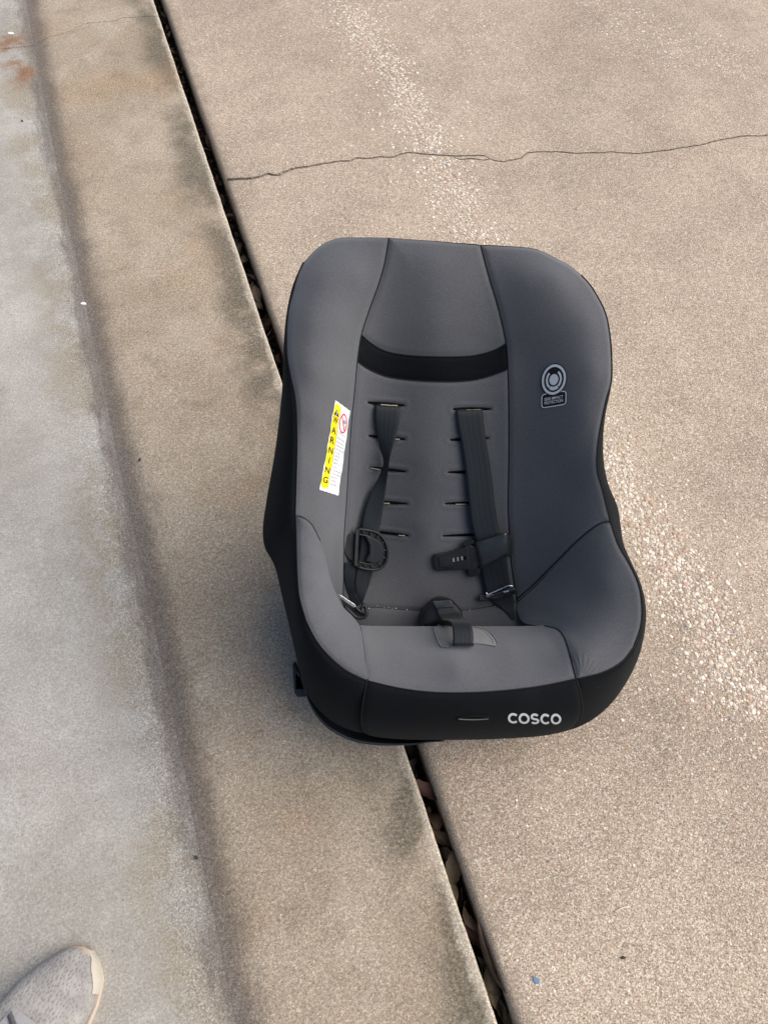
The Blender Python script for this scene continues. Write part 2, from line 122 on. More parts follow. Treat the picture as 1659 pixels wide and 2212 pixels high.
GROUND = {
 'gap_left': [(-0.0093, 2.1293), (0.0017, 1.7148), (-0.0025, 1.3348), (0.001, 1.0169), (0.0007, 0.7635), (-0.0001, 0.0002), (-0.0026, -0.112), (-0.0009, -0.1983), (0.0007, -0.2784), (-0.0021, -0.3589)],
 'gap_right': [(0.0114, 2.1225), (0.0225, 1.6848), (0.0279, 1.3249), (0.0253, 1.009), (0.0229, 0.7888), (0.0187, -0.006), (0.0191, -0.0966), (0.0202, -0.1632), (0.0188, -0.2469), (0.0214, -0.3151), (0.0195, -0.3616)],
 'gutter': [(-0.3379, 2.2371), (-0.3403, 2.0142), (-0.3389, 1.914), (-0.3387, 1.7651), (-0.3361, 1.5908), (-0.3336, 1.3315), (-0.3348, 1.1057), (-0.3245, 0.9027), (-0.3281, 0.6753), (-0.3234, 0.5223), (-0.3192, 0.4029), (-0.3181, 0.2597), (-0.3145, 0.161), (-0.3124, 0.1315), (-0.3115, -0.014), (-0.3072, -0.1268), (-0.3161, -0.2535)],
 'crack_drive': [(0.0276, 1.3237), (0.0734, 1.31), (0.0975, 1.3084), (0.1195, 1.3141), (0.1408, 1.3007), (0.1726, 1.313), (0.2769, 1.3064), (0.3132, 1.2986), (0.3281, 1.3048), (0.3511, 1.2953), (0.3764, 1.293), (0.4082, 1.2806), (0.4463, 1.2865), (0.5028, 1.2597), (0.5483, 1.2397), (0.6139, 1.2202), (0.6254, 1.1992), (0.6464, 1.1853), (0.6931, 1.1851), (0.716, 1.199), (0.7789, 1.1804), (0.8238, 1.1596), (0.9029, 1.1388), (0.9589, 1.1132), (1.031, 1.105), (1.1107, 1.0965), (1.1481, 1.0999), (1.2246, 1.0959), (1.2853, 1.0781)],
 'crack_branch': [(0.5428, 1.2425), (0.5553, 1.2232), (0.5828, 1.2172), (0.6071, 1.2032), (0.6215, 1.2025)],
 'crack_strip': [(-0.4241, 2.0315), (-0.3756, 2.0215), (-0.3399, 2.0183), (-0.3278, 2.0271), (-0.3023, 2.0317), (-0.2697, 2.0383), (-0.2415, 2.0439), (-0.2214, 2.0575), (-0.1964, 2.0715), (-0.1417, 2.0607), (-0.1158, 2.0612), (-0.0958, 2.0682), (-0.0711, 2.06), (-0.0433, 2.0555), (-0.0137, 2.0476)],
 'pebble_band': [(0.4854, 1.9178), (0.5127, 1.656), (0.5121, 1.3355), (0.4952, 1.0181), (0.4963, 0.5798), (0.4999, 0.2945), (0.522, 0.0755), (0.5128, -0.1333)],
 'pebble_band_far': [(1.1736, 1.7413), (1.2224, 1.5117), (1.4097, 1.3188)],
 'rust_a': [(-0.4224, 2.0539), (-0.3954, 2.0536), (-0.3738, 2.0422), (-0.3574, 2.024)],
 'rust_b': [(-0.427, 1.9922), (-0.3995, 1.9501), (-0.3759, 1.918), (-0.3702, 1.8841), (-0.3898, 1.8589)],
 'stain_strip': [(-0.3181, 1.7584), (-0.2301, 1.7753), (-0.1195, 1.7546), (-0.0149, 1.6971)],
 'flakes': [(-0.3921, 2.0941), (-0.335, 1.0418)],
 'blue': [(0.0644, -0.332)],
 'twig': [(0.1936, -0.2932), (0.2148, -0.2928)],
 'dark_bits': [(0.1812, -0.3435), (0.1828, -0.3578), (0.3923, -0.3483), (-0.3195, -0.0543), (-0.3362, -0.22), (-0.1277, -0.1332), (-0.2864, 0.6202), (-0.3978, 1.6959)],
 'leaves': [(0.0034, 2.0931), (0.0034, 2.0247), (0.0055, 1.9315), (0.0032, 1.8311), (0.0046, 1.7899), (0.0065, 1.5818), (0.0033, 0.9797), (0.0069, 1.4474), (0.0074, 1.3801), (0.0062, 1.027), (0.0067, 1.0052), (0.0078, 0.9624), (0.0071, 0.9059), (0.0093, 0.8701), (0.0123, -0.0155), (0.0083, -0.0687), (0.0118, -0.1049), (0.0099, -0.1326), (0.0097, -0.1603), (0.0121, -0.1756), (0.0102, -0.1964), (0.0072, -0.22), (0.01, -0.2381), (0.0093, -0.2648), (0.0165, -0.2951), (0.0175, -0.3116), (0.0079, -0.3211), (0.014, -0.3434), (0.0133, -0.354)],
 'toe': [(-0.4699, -0.1204)],
 'shoe_right': [(-0.4584, -0.1557), (-0.4746, -0.2014)],
 'shoe_left': [(-0.5748, -0.1367)],
}
JOINT_ANGLE, JOINT_ORIGIN = 0.31695, (-0.0605, -0.1895)
SHOE = {'toe': [(-0.4694, -0.4504)], 'shoe_right': [(-0.4475, -0.4804), (-0.4486, -0.5288)], 'shoe_left': [(-0.5641, -0.4986)]}

# ==CORE==
ST, CT = math.sin(TILT), math.cos(TILT)
def to_world(P):
    """seat drafting frame (a across, b up the recline, w out of it) -> scene x, y, z"""
    P = np.asarray(P, float)
    return np.stack([P[..., 0], ST * P[..., 1] - CT * P[..., 2] - ORIGIN_Y, CT * P[..., 1] + ST * P[..., 2]], -1)
def catmull(P, n=None, step=None, sub=12):
    """smooth curve through P, resampled evenly by arc length"""
    P = np.asarray(P, float)
    if len(P) > 2:
        Q = np.vstack([2 * P[0] - P[1], P, 2 * P[-1] - P[-2]])
        out = []
        for i in range(1, len(Q) - 2):
            p0, p1, p2, p3 = Q[i - 1:i + 3]
            t0 = 0.0; t1 = t0 + max(np.linalg.norm(p1 - p0), 1e-6) ** .5
            t2 = t1 + max(np.linalg.norm(p2 - p1), 1e-6) ** .5; t3 = t2 + max(np.linalg.norm(p3 - p2), 1e-6) ** .5
            for t in np.linspace(t1, t2, sub, endpoint=False):
                a1 = (t1 - t) / (t1 - t0) * p0 + (t - t0) / (t1 - t0) * p1
                a2 = (t2 - t) / (t2 - t1) * p1 + (t - t1) / (t2 - t1) * p2
                a3 = (t3 - t) / (t3 - t2) * p2 + (t - t2) / (t3 - t2) * p3
                b1 = (t2 - t) / (t2 - t0) * a1 + (t - t0) / (t2 - t0) * a2
                b2 = (t3 - t) / (t3 - t1) * a2 + (t - t1) / (t3 - t1) * a3
                out.append((t2 - t) / (t2 - t1) * b1 + (t - t1) / (t2 - t1) * b2)
        out.append(P[-1]); P = np.array(out)
    d = np.r_[0, np.cumsum(np.linalg.norm(np.diff(P, axis=0), axis=1))]
    if n is None: n = max(3, int(d[-1] / step) + 1)
    t = np.linspace(0, d[-1], n)
    return np.stack([np.interp(t, d, P[:, k]) for k in range(P.shape[1])], -1)
def dense(*names, step=0.004):
    """named outlines joined end to end; a leading - reverses one"""
    out = []
    for nm in names:
        c = catmull(SEAT[nm.lstrip('-')], step=step)
        if nm[0] == '-': c = c[::-1]
        out.append(c if not out else c[1:])
    return np.vstack(out)
class Plate:
    """thin plate spline w(a, b) through control points"""
    def __init__(self, pts, inner, lam=2e-5, soft=5e-2):
        keep = []
        for p in np.asarray(pts):
            if all((p[0] - q[0]) ** 2 + (p[1] - q[1]) ** 2 > 0.004 ** 2 for q in keep): keep.append(p)
        k0 = len(keep); pts = np.vstack([np.array(keep), np.asarray(inner)]); self.c = pts[:, :2] * 10
        n = len(pts); K_ = self.kern(self.c, self.c) + np.diag(np.r_[np.full(k0, lam), np.full(n - k0, soft)])
        Pm = np.c_[np.ones(n), self.c]
        A = np.block([[K_, Pm], [Pm.T, np.zeros((3, 3))]])
        self.x = np.linalg.solve(A, np.r_[pts[:, 2], 0, 0, 0])
    @staticmethod
    def kern(A, B):
        d2 = ((A[:, None] - B[None]) ** 2).sum(-1)
        return 0.5 * d2 * np.log(d2 + 1e-12)
    def __call__(self, ab):
        ab = np.asarray(ab) * 10; out = []
        for k in range(0, len(ab), 6000):
            q = ab[k:k + 6000]
            out.append(self.kern(q, self.c) @ self.x[:-3] + np.c_[np.ones(len(q)), q] @ self.x[-3:])
        return np.concatenate(out)
def spaced(n, e=0.55):
    t = np.linspace(0, 1, n)
    return (1 - e) * t + e * (0.5 - 0.5 * np.cos(math.pi * t))
def coons(top, bottom, left, right, nu, nv, e=0.55):
    """rows run from top to bottom, columns from left to right; (a, b) only"""
    u = spaced(nu, e); v = spaced(nv, e)
    def at(c, t):
        c = np.asarray(c)[:, :2]; d = np.r_[0, np.cumsum(np.linalg.norm(np.diff(c, axis=0), axis=1))]; d /= d[-1]
        return np.stack([np.interp(t, d, c[:, k]) for k in range(2)], -1)
    T, B, L, Rr = at(top, u), at(bottom, u), at(left, v), at(right, v)
    U = u[None, :, None]; V = v[:, None, None]
    c00, c10, c01, c11 = T[0], T[-1], B[0], B[-1]
    return (1 - V) * T[None] + V * B[None] + (1 - U) * L[:, None] + U * Rr[:, None] - ((1 - U) * (1 - V) * c00 + U * (1 - V) * c10 + (1 - U) * V * c01 + U * V * c11)
def near(ab, lines):
    """distance of every point to a set of polylines"""
    B = np.vstack([catmull(np.asarray(l)[:, :2], step=0.0015, sub=2) for l in lines]); out = []
    for k in range(0, len(ab), 4000):
        out.append(np.sqrt(((ab[k:k + 4000, None] - B[None]) ** 2).sum(-1)).min(1))
    return np.concatenate(out)
def grid_faces(nr, nc, off=0):
    return [(off + i * nc + j, off + (i + 1) * nc + j, off + (i + 1) * nc + j + 1, off + i * nc + j + 1) for i in range(nr - 1) for j in range(nc - 1)]
def seg_dist(ab, p, q):
    p, q = np.array(p[:2]), np.array(q[:2]); d = q - p; L2 = d @ d
    t = np.clip(((ab - p) @ d) / L2, 0, 1)
    return np.linalg.norm(ab - (p + t[:, None] * d), axis=1), t
GROOVE, GROOVE_R = 0.0026, 0.0036
def groove(w, ab, lines, puff=0.0):
    d = near(ab, lines)
    return w - GROOVE * np.exp(-(d / GROOVE_R) ** 2) + puff * (1 - np.exp(-(d / 0.02) ** 2))
def surfaces():
    back = Plate(np.vstack([dense(n, step=0.012) for n in ('rim_left_wing', 'top_left', 'top_mid', 'top_right', 'rim_right_wing', 'seam_left', 'seam_right', 'bolster_right_seam', 'wing_hidden', 'bight')]), SEAT['ctl_back'])
    bl = Plate(np.vstack([dense(n, step=0.010) for n in ('rim_left_bolster_a', 'rim_left_bolster_b', 'bolster_left_inner_a', 'bolster_left_inner_b')]), SEAT['ctl_bolster_left'])
    br = Plate(np.vstack([dense(n, step=0.010) for n in ('bolster_right_seam', 'rim_right_bolster_a', 'rim_right_bolster_b', 'bolster_right_inner')]), SEAT['ctl_bolster_right'])
    cu = Plate(np.vstack([dense(n, step=0.010) for n in ('rim_front', 'cushion_left', 'cushion_right', 'cushion_crest')]), SEAT['ctl_cushion'])
    return back, bl, br, cu
def panel_geometry():
    """every cover panel as (vertices in the drafting frame, faces)"""
    back, bl, br, cu = surfaces(); G = {}; pieces = globals().get('PIECES', {})
    def patch(name, plate, top, bottom, left, right, nu, nv, free=(), puff=0.001, slots=False):
        g = coons(top, bottom, left, right, nu, nv); ab = g.reshape(-1, 2); w = plate(ab)
        edges = [e for k, e in (('t', top), ('b', bottom), ('l', left), ('r', right)) if k not in free]
        w = groove(w, ab, edges, puff)
        if slots and 'slots_a' in pieces:
            for p, q in zip(pieces['slots_a'], pieces['slots_b']):
                d, t = seg_dist(ab, p, q); lens = 0.35 + 0.65 * np.sin(math.pi * np.clip(t, 0.02, 0.98)) ** 0.5
                w = w - 0.0085 * np.exp(-(d / (0.0021 * lens)) ** 2) + 0.0016 * np.exp(-((d - 0.0055) / 0.003) ** 2) * lens - 0.0016 * np.exp(-(d / 0.012) ** 2)
        G[name] = [np.c_[ab, w], grid_faces(nv, nu), (nv, nu)]
    cut = lambda c, a0, a1: c[(c[:, 0] >= a0) & (c[:, 0] <= a1)]
    sl_, sr_ = dense('seam_left'), dense('seam_right')
    bt, bb = dense('band_top'), dense('band_bottom')
    def split(seam, pts):
        idx = [int(np.argmin(((seam[:, :2] - p[:2]) ** 2).sum(1))) for p in pts]
        return idx
    i1, i2, i3 = split(sl_, (bt[0], bb[0], np.array(SEAT['bight'][0])))
    j1, j2, j3 = split(sr_, (bt[-1], bb[-1], np.array(SEAT['bight'][-1])))
    bt[0], bb[0], bt[-1], bb[-1] = sl_[i1], sl_[i2], sr_[j1], sr_[j2]
    patch('wing_panel', back, dense('-top_left'), dense('wing_hidden'), dense('rim_left_wing'), sl_, 46, 110)
    G['wing_panel'][0] = G['wing_panel'][0]
    patch('wing_panel.001', back, dense('-top_right'), dense('bolster_right_seam')[:, :], sr_, dense('-rim_right_wing'), 56, 110)
    patch('headrest_panel', back, dense('-top_mid'), bt, sl_[:i1 + 1], sr_[:j1 + 1], 56, 56, puff=0.003)
    patch('headrest_band', back, bt, bb, sl_[i1:i2 + 1], sr_[j1:j2 + 1], 56, 18, puff=0.0005)
    patch('back_panel', back, bb, dense('bight'), sl_[i2:], sr_[j2:], 190, 300, slots=True)
    rear = dense('rear_edge'); bi = dense('bight')
    patch('rear_cushion_panel', back, bi, rear, np.array([bi[0], rear[0]]), np.array([bi[-1], rear[-1]]), 60, 14, free='b')
    # padded sides of the seat
    ra, rb_ = dense('rim_left_bolster_a'), dense('rim_left_bolster_b'); ia, ib = dense('bolster_left_inner_a'), dense('bolster_left_inner_b')
    patch('bolster_panel', bl, ia, rb_, ra, ib, 44, 80, free='r')
    inner = catmull(np.vstack([ia, ib[1:]]), n=120)
    w_in = bl(inner[:, :2]); inner = np.c_[inner[:, :2], w_in - 0.0004]
    k = np.clip(np.linspace(0, 1, 120) / 0.18, 0, 1) * np.clip((1.02 - np.linspace(0, 1, 120)) / 0.15, 0, 1)
    rows = [inner] + [inner + np.c_[-.17 * dw * k, -.14 * dw * k, -dw * k] for dw in (.002, .010, .03, .11)]
    V, Fc, _ = G['bolster_panel']; off = len(V)
    G['bolster_panel'][0] = np.vstack([V] + rows); G['bolster_panel'][1] = Fc + grid_faces(len(rows), 120, off)
    patch('bolster_panel.001', br, dense('bolster_right_seam'), dense('rim_right_bolster_b')[:, :], dense('bolster_right_inner'), dense('-rim_right_bolster_a')[:, :], 60, 60)
    V = G['bolster_panel.001'][0]; c0 = np.array(SEAT['rim_front'][-1])[:2]; rel = V[:, :2] - c0; rr = np.linalg.norm(rel, axis=1); an = np.arctan2(rel[:, 1], rel[:, 0])
    V[:, 2] += 0.0007 * np.sin(an * 26 + 3 * np.sin(rr * 160)) * np.exp(-((rr - .016) / .016) ** 2)
    cr, cl, cr_ = dense('cushion_crest'), dense('cushion_left'), dense('cushion_right')
    patch('seat_cushion', cu, cr, dense('rim_front'), cl, cr_, 90, 60, free='t', puff=0.002)
    V, Fc, _ = G['seat_cushion']; top = V[:90]; off = len(V)
    rows = [top] + [top + np.array([0, .0004 - .2 * dw, -dw]) for dw in (.0008, .003, .014, .06)]
    G['seat_cushion'][0] = np.vstack([V] + rows[::-1]); G['seat_cushion'][1] = Fc + grid_faces(len(rows), 90, off)
    # black cover round the outside, from the rim out to the silhouette
    def skirt(name, S_, O_, n, m=26, pw=1.7, bow=0.0, seams='s'):
        S_ = catmull(S_, n=n); O_ = catmull(O_, n=n); t = np.linspace(0, 1, m) ** 1.25
        x = np.linspace(0, 1, n)
        V = []
        for tt in t:
            P = S_ + (O_ - S_) * np.array([tt, tt, tt ** pw])
            P = P + np.c_[bow * math.sin(math.pi * tt) * (x - .5) * 2, np.zeros(n), np.zeros(n)]
            V.append(P)
        V = np.array(V); V2 = V.reshape(-1, 3)
        lines = [V[0]] + ([V[:, 0]] if 'l' in seams else []) + ([V[:, -1]] if 'r' in seams else [])
        V2[:, 2] = groove(V2[:, 2], V2[:, :2], lines, 0.0)
        G[name] = [V2, grid_faces(m, n), (m, n)]
    skirt('side_cover', dense('rim_left_wing', 'rim_left_bolster_a', 'rim_left_bolster_b'), dense('outer_left'), 170, seams='sr')
    skirt('front_panel', dense('rim_front'), dense('outer_front'), 90, m=34, pw=2.2, bow=0.004, seams='slr')
    skirt('side_cover.001', dense('rim_right_bolster_b', 'rim_right_bolster_a', 'rim_right_wing'), dense('outer_right'), 170, pw=1.2, seams='sl')
    skirt('top_cover', dense('top_right', 'top_mid', 'top_left'), dense('outer_top'), 90, m=10, pw=1.0)
    return G
# ==END CORE==

# ------------------------------------------------------------------ mesh helpers
def link(name, me, mat=None, parent=None):
    o = bpy.data.objects.new(name, me); COL.objects.link(o)
    if mat is not None: me.materials.append(mat)
    if parent is not None: o.parent = parent
    return o
def mesh(name, V, Fc, mat=None, parent=None, smooth=True, uv=None, mats=None, fm=None):
    me = bpy.data.meshes.new(name)
    me.from_pydata([tuple(map(float, v)) for v in V], [], [tuple(int(i) for i in f) for f in Fc])
    if smooth: me.polygons.foreach_set('use_smooth', [True] * len(me.polygons))
    if uv is not None:
        l = me.uv_layers.new(name='UVMap'); uv = np.asarray(uv)
        idx = np.empty(len(me.loops), int); me.loops.foreach_get('vertex_index', idx)
        l.data.foreach_set('uv', uv[idx].ravel())
    if mats:
        for m in mats: me.materials.append(m)
        me.polygons.foreach_set('material_index', list(fm))
    me.update()
    return link(name, me, mat, parent)
def empty(name, loc, rz=0):
    o = bpy.data.objects.new(name, None); COL.objects.link(o); o.location = loc; o.rotation_euler = (0, 0, rz); o.empty_display_size = 0.05
    return o
def tag(o, label=None, cat=None, group=None, kind=None):
    for k, v in (('label', label), ('category', cat), ('group', group), ('kind', kind)):
        if v: o[k] = v
    return o
def tube_geo(P, r, n=8, closed=False, taper=None):
    P = np.asarray(P, float); m = len(P); V = []
    T = np.gradient(P, axis=0) if not closed else np.roll(P, -1, 0) - np.roll(P, 1, 0)
    T /= np.linalg.norm(T, axis=1)[:, None] + 1e-12
    ref = np.array([0, 0, 1.0]) if abs(T[:, 2]).mean() < .8 else np.array([1.0, 0, 0])
    for i in range(m):
        x = np.cross(T[i], ref); x /= np.linalg.norm(x) + 1e-12; y = np.cross(x, T[i]); ri = r * (taper[i] if taper is not None else 1)
        for k in range(n):
            a = 2 * math.pi * k / n; V.append(P[i] + ri * (math.cos(a) * x + math.sin(a) * y))
    Fc = [(i * n + k, i * n + (k + 1) % n, ((i + 1) % m) * n + (k + 1) % n, ((i + 1) % m) * n + k) for i in range(m if closed else m - 1) for k in range(n)]
    if not closed: Fc += [tuple(range(n - 1, -1, -1)), tuple((m - 1) * n + k for k in range(n))]
    return np.array(V), Fc
def tube(name, P, r, mat, parent, n=8, closed=False, taper=None):
    V, Fc = tube_geo(to_world(P), r, n, closed, taper); return mesh(name, V, Fc, mat, parent)
def plate_geo(P, th, bev=0.0012, round_=True):
    """solid plate under an outline of points in the drafting frame, with a bevelled upper edge"""
    P = np.asarray(P, float)
    if round_: P = np.vstack([P, P[:1]]); P = catmull(P, step=0.002)[:-1] if len(P) > 6 else catmull(P, step=0.004, sub=1)[:-1]
    n = len(P); nx, pv = np.roll(P, -1, 0), np.roll(P, 1, 0)
    t = nx - pv; nrm = np.c_[-t[:, 1], t[:, 0]]; nrm /= np.linalg.norm(nrm, axis=1)[:, None] + 1e-12
    area = 0.5 * np.sum(P[:, 0] * nx[:, 1] - nx[:, 0] * P[:, 1]); nrm *= np.sign(area)      # inward
    def ring(ins, dw): return np.c_[P[:, :2] + nrm * ins, P[:, 2] + dw]
    rings = [ring(0, -th), ring(0, -bev), ring(bev * .3, -bev * .3), ring(bev, 0)]
    V = np.vstack(rings); Fc = []
    for k in range(3):
        for i in range(n):
            j = (i + 1) % n; Fc.append((k * n + i, k * n + j, (k + 1) * n + j, (k + 1) * n + i))
    Fc += [tuple(3 * n + i for i in range(n))]
    return V, Fc
def solid(name, key, th, mat, parent, bev=0.0012, round_=False, smooth=False):
    V, Fc = plate_geo(PIECES[key] if isinstance(key, str) else key, th, bev, round_)
    return mesh(name, to_world(V), Fc, mat, parent, smooth=smooth)
def webbing(name, key, mat, parent, th=0.0014, cols=9, crown=0.0):
    L = catmull(PIECES[key + '_l'], n=90); Rr = catmull(PIECES[key + '_r'], n=90); m = 90
    s = np.linspace(0, 1, cols); top = L[:, None] * (1 - s)[None, :, None] + Rr[:, None] * s[None, :, None]
    top[..., 2] += crown * np.sin(math.pi * s)[None]
    bot = top.copy(); bot[..., 2] -= th
    V = np.vstack([top.reshape(-1, 3), bot.reshape(-1, 3)]); N = m * cols
    Fc = grid_faces(m, cols) + [tuple(i + N for i in f[::-1]) for f in grid_faces(m, cols)]
    for i in range(m - 1):
        a, b = i * cols, (i + 1) * cols; Fc.append((a, a + N, b + N, b)); a, b = a + cols - 1, b + cols - 1; Fc.append((a, b, b + N, a + N))
    Fc += [(j, j + 1, j + 1 + N, j + N) for j in range(cols - 1)]
    e = (m - 1) * cols; Fc += [(e + j, e + j + N, e + j + 1 + N, e + j + 1) for j in range(cols - 1)]
    d = np.r_[0, np.cumsum(np.linalg.norm(np.diff((L + Rr) / 2, axis=0), axis=1))]
    uv = np.stack(np.broadcast_arrays(s[None, :], d[:, None]), -1).reshape(-1, 2); uv = np.vstack([uv, uv])
    return mesh(name, to_world(V), Fc, mat, parent, uv=uv)

# ------------------------------------------------------------------ materials
class Mat:
    def __init__(self, name, rough=0.8, spec=0.3):
        self.m = bpy.data.materials.new(name); self.m.use_nodes = True; self.t = self.m.node_tree; self.n = self.t.nodes
        self.b = self.n['Principled BSDF']; self.b.inputs['Roughness'].default_value = rough; self.b.inputs['Specular IOR Level'].default_value = spec
        self.c = None; self.h = None
    def node(self, t, **k):
        n = self.n.new(t)
        for a, v in k.items(): setattr(n, a, v)
        return n
    def put(self, s, v):
        if isinstance(v, bpy.types.NodeSocket): self.t.links.new(v, s)
        elif hasattr(s.default_value, '__len__') and not hasattr(v, '__len__'): s.default_value = (v,) * len(s.default_value)
        elif hasattr(v, '__len__') and len(v) == 3 and len(s.default_value) == 4: s.default_value = (*v, 1)
        else: s.default_value = v
    def co(self, kind='Object'):
        if self.c is None: self.c = self.node('ShaderNodeTexCoord')
        return self.c.outputs[kind]
    def mapped(self, scale=(1, 1, 1), loc=(0, 0, 0), rot=(0, 0, 0), kind='Object'):
        n = self.node('ShaderNodeMapping'); self.put(n.inputs['Vector'], self.co(kind)); n.inputs['Scale'].default_value = scale; n.inputs['Location'].default_value = loc; n.inputs['Rotation'].default_value = rot
        return n.outputs[0]
    def noise(self, scale, detail=4, rough=0.55, vec=None, dist=0.0):
        n = self.node('ShaderNodeTexNoise'); self.put(n.inputs['Vector'], vec or self.co()); n.inputs['Scale'].default_value = scale; n.inputs['Detail'].default_value = detail; n.inputs['Roughness'].default_value = rough; n.inputs['Distortion'].default_value = dist
        return n.outputs['Fac']
    def voro(self, scale, vec=None, feature='F1', out='Distance', rand=1.0):
        n = self.node('ShaderNodeTexVoronoi', feature=feature); self.put(n.inputs['Vector'], vec or self.co()); n.inputs['Scale'].default_value = scale; n.inputs['Randomness'].default_value = rand
        return n.outputs[out]
    def ramp(self, fac, stops, interp='LINEAR'):
        n = self.node('ShaderNodeValToRGB'); cr = n.color_ramp; cr.interpolation = interp
        while len(cr.elements) < len(stops): cr.elements.new(0.5)
        for e, (p, c) in zip(cr.elements, stops): e.position = p; e.color = (c, c, c, 1) if not hasattr(c, '__len__') else (*c, 1)
        self.put(n.inputs[0], fac); return n.outputs[0]
    def mix(self, fac, a, b, mode='MIX'):
        n = self.node('ShaderNodeMix', data_type='RGBA', blend_type=mode); self.put(n.inputs['Factor'], fac); self.put(n.inputs[6], a); self.put(n.inputs[7], b); return n.outputs[2]
    def math(self, op, a, b=0.0, c=0.0):
        n = self.node('ShaderNodeMath', operation=op); self.put(n.inputs[0], a); self.put(n.inputs[1], b); self.put(n.inputs[2], c); return n.outputs[0]
    def remap(self, v, a, b, c=0.0, d=1.0, smooth=True):
        n = self.node('ShaderNodeMapRange'); n.interpolation_type = 'SMOOTHSTEP' if smooth else 'LINEAR'
        for i, x in enumerate((v, a, b, c, d)): self.put(n.inputs[i], x)
        return n.outputs[0]
    def axis(self, k, kind='Object'):
        n = self.node('ShaderNodeSeparateXYZ'); self.put(n.inputs[0], self.co(kind)); return n.outputs[k]
    def bump(self, h, strength=0.3, dist=0.001):
        n = self.node('ShaderNodeBump'); self.put(n.inputs['Height'], h); n.inputs['Strength'].default_value = strength; n.inputs['Distance'].default_value = dist
        if self.h is not None: self.put(n.inputs['Normal'], self.h)
        self.h = n.outputs[0]; self.put(self.b.inputs['Normal'], self.h); return self
    def color(self, c): self.put(self.b.inputs['Base Color'], c); return self
    def set(self, **k):
        for a, v in k.items(): self.put(self.b.inputs[a.replace('_', ' ')], v)
        return self
def fabric(name, dark, light, sheen=0.35, weave=1500, dust=0.0, spec=0.18):
    M = Mat(name, 0.92, spec)
    tone = M.noise(5, 3, 0.5); fine = M.noise(620, 3, 0.7)
    c = M.mix(M.remap(tone, 0.3, 0.7), dark, light)
    c = M.mix(M.remap(fine, 0.35, 0.7, 0, 0.6), c, tuple(x * 1.45 for x in light))
    if dust:
        d = M.math('MULTIPLY', M.remap(M.noise(23, 5, 0.65), 0.52, 0.75), M.remap(M.noise(5, 2), 0.4, 0.65)); c = M.mix(M.math('MULTIPLY', d, dust), c, (0.11, 0.108, 0.115))
        lint = M.remap(M.voro(70), 0.035, 0.02); lint = M.math('MULTIPLY', lint, M.remap(M.noise(9, 1), 0.58, 0.62)); c = M.mix(M.math('MULTIPLY', lint, 0.5), c, (0.3, 0.3, 0.3))
    M.color(c).set(Sheen_Weight=sheen, Sheen_Roughness=0.5, Sheen_Tint=(0.86, 0.92, 1.0))
    wv = M.node('ShaderNodeTexWave', wave_type='BANDS', bands_direction='DIAGONAL'); M.put(wv.inputs['Vector'], M.co()); wv.inputs['Scale'].default_value = weave / 8; wv.inputs['Distortion'].default_value = 1.5
    M.bump(fine, 0.35, 0.0004).bump(wv.outputs['Fac'], 0.12, 0.0002).bump(M.noise(16, 3, 0.5), 0.10, 0.003)
    return M.m
GREY = fabric('grey_fabric', (0.0545, 0.0565, 0.0640), (0.0620, 0.0645, 0.0725), 0.46, dust=0.2)
GREY_PAD = fabric('grey_pad_fabric', (0.12, 0.12, 0.125), (0.165, 0.165, 0.17), 0.3)
BLACK = fabric('black_fabric', (0.0030, 0.0038, 0.0048), (0.0040, 0.0051, 0.0064), 0.02, dust=0.04, spec=0.08)
def plastic(name, col, rough=0.45, spec=0.4, grain=0.12):
    M = Mat(name, rough, spec); n = M.noise(600, 3); M.color(M.mix(M.remap(M.noise(30, 4), 0.4, 0.7), col, tuple(min(1, x * 1.5 + 0.003) for x in col))); M.set(Roughness=M.remap(M.noise(40, 4), 0.3, 0.7, rough - .06, rough + .1)); M.bump(n, grain, 0.0003); return M.m
SHELL = plastic('shell_plastic', (0.010, 0.014, 0.019), 0.5, 0.35)
PLASTIC = plastic('clip_plastic', (0.0075, 0.0085, 0.0100), 0.42, 0.36)
GLOSSY = plastic('glossy_plastic', (0.011, 0.013, 0.015), 0.3, 0.55, 0.04)
PALE_PLASTIC = plastic('worn_plastic', (0.16, 0.165, 0.17), 0.5)
def metal(name, col, rough):
    M = Mat(name, rough, 0.5); M.color(M.mix(M.remap(M.noise(260, 4), 0.45, 0.65), col, tuple(x * .6 for x in col))).set(Metallic=1.0); M.bump(M.noise(400, 2), .1, .0003); return M.m
STEEL = metal('steel', (0.62, 0.64, 0.65), 0.3); DARK_STEEL = metal('dark_steel', (0.16, 0.16, 0.165), 0.28)
def web(name, col):
    M = Mat(name, 0.62, 0.24); u = M.axis(0, 'UV'); v = M.axis(1, 'UV')
    rib = M.math('SINE', M.math('MULTIPLY', u, 6.283 * 5)); tw = M.math('SINE', M.math('ADD', M.math('MULTIPLY', u, 150.0), M.math('MULTIPLY', v, 5200.0)))
    M.color(M.mix(M.remap(rib, -1, 1, 0, 0.25), col, tuple(x * 1.7 for x in col))); M.bump(rib, 0.10, 0.0005).bump(tw, 0.2, 0.0002); M.set(Sheen_Weight=0.07, Sheen_Roughness=0.4); return M.m
WEB = web('webbing', (0.0085, 0.0115, 0.0155))
def flat(name, col, rough=0.6, spec=0.3):
    M = Mat(name, rough, spec); M.color(M.mix(M.remap(M.noise(900, 3), 0.35, 0.7), col, tuple(x * .86 for x in col))); return M.m
THREAD = flat('seam_thread', (0.006, 0.0065, 0.0075), 0.9); DARK = flat('slot_dark', (0.004, 0.004, 0.0045), 0.95, 0.05); FRAY = flat('frayed_thread', (0.31, 0.26, 0.21), 0.9)
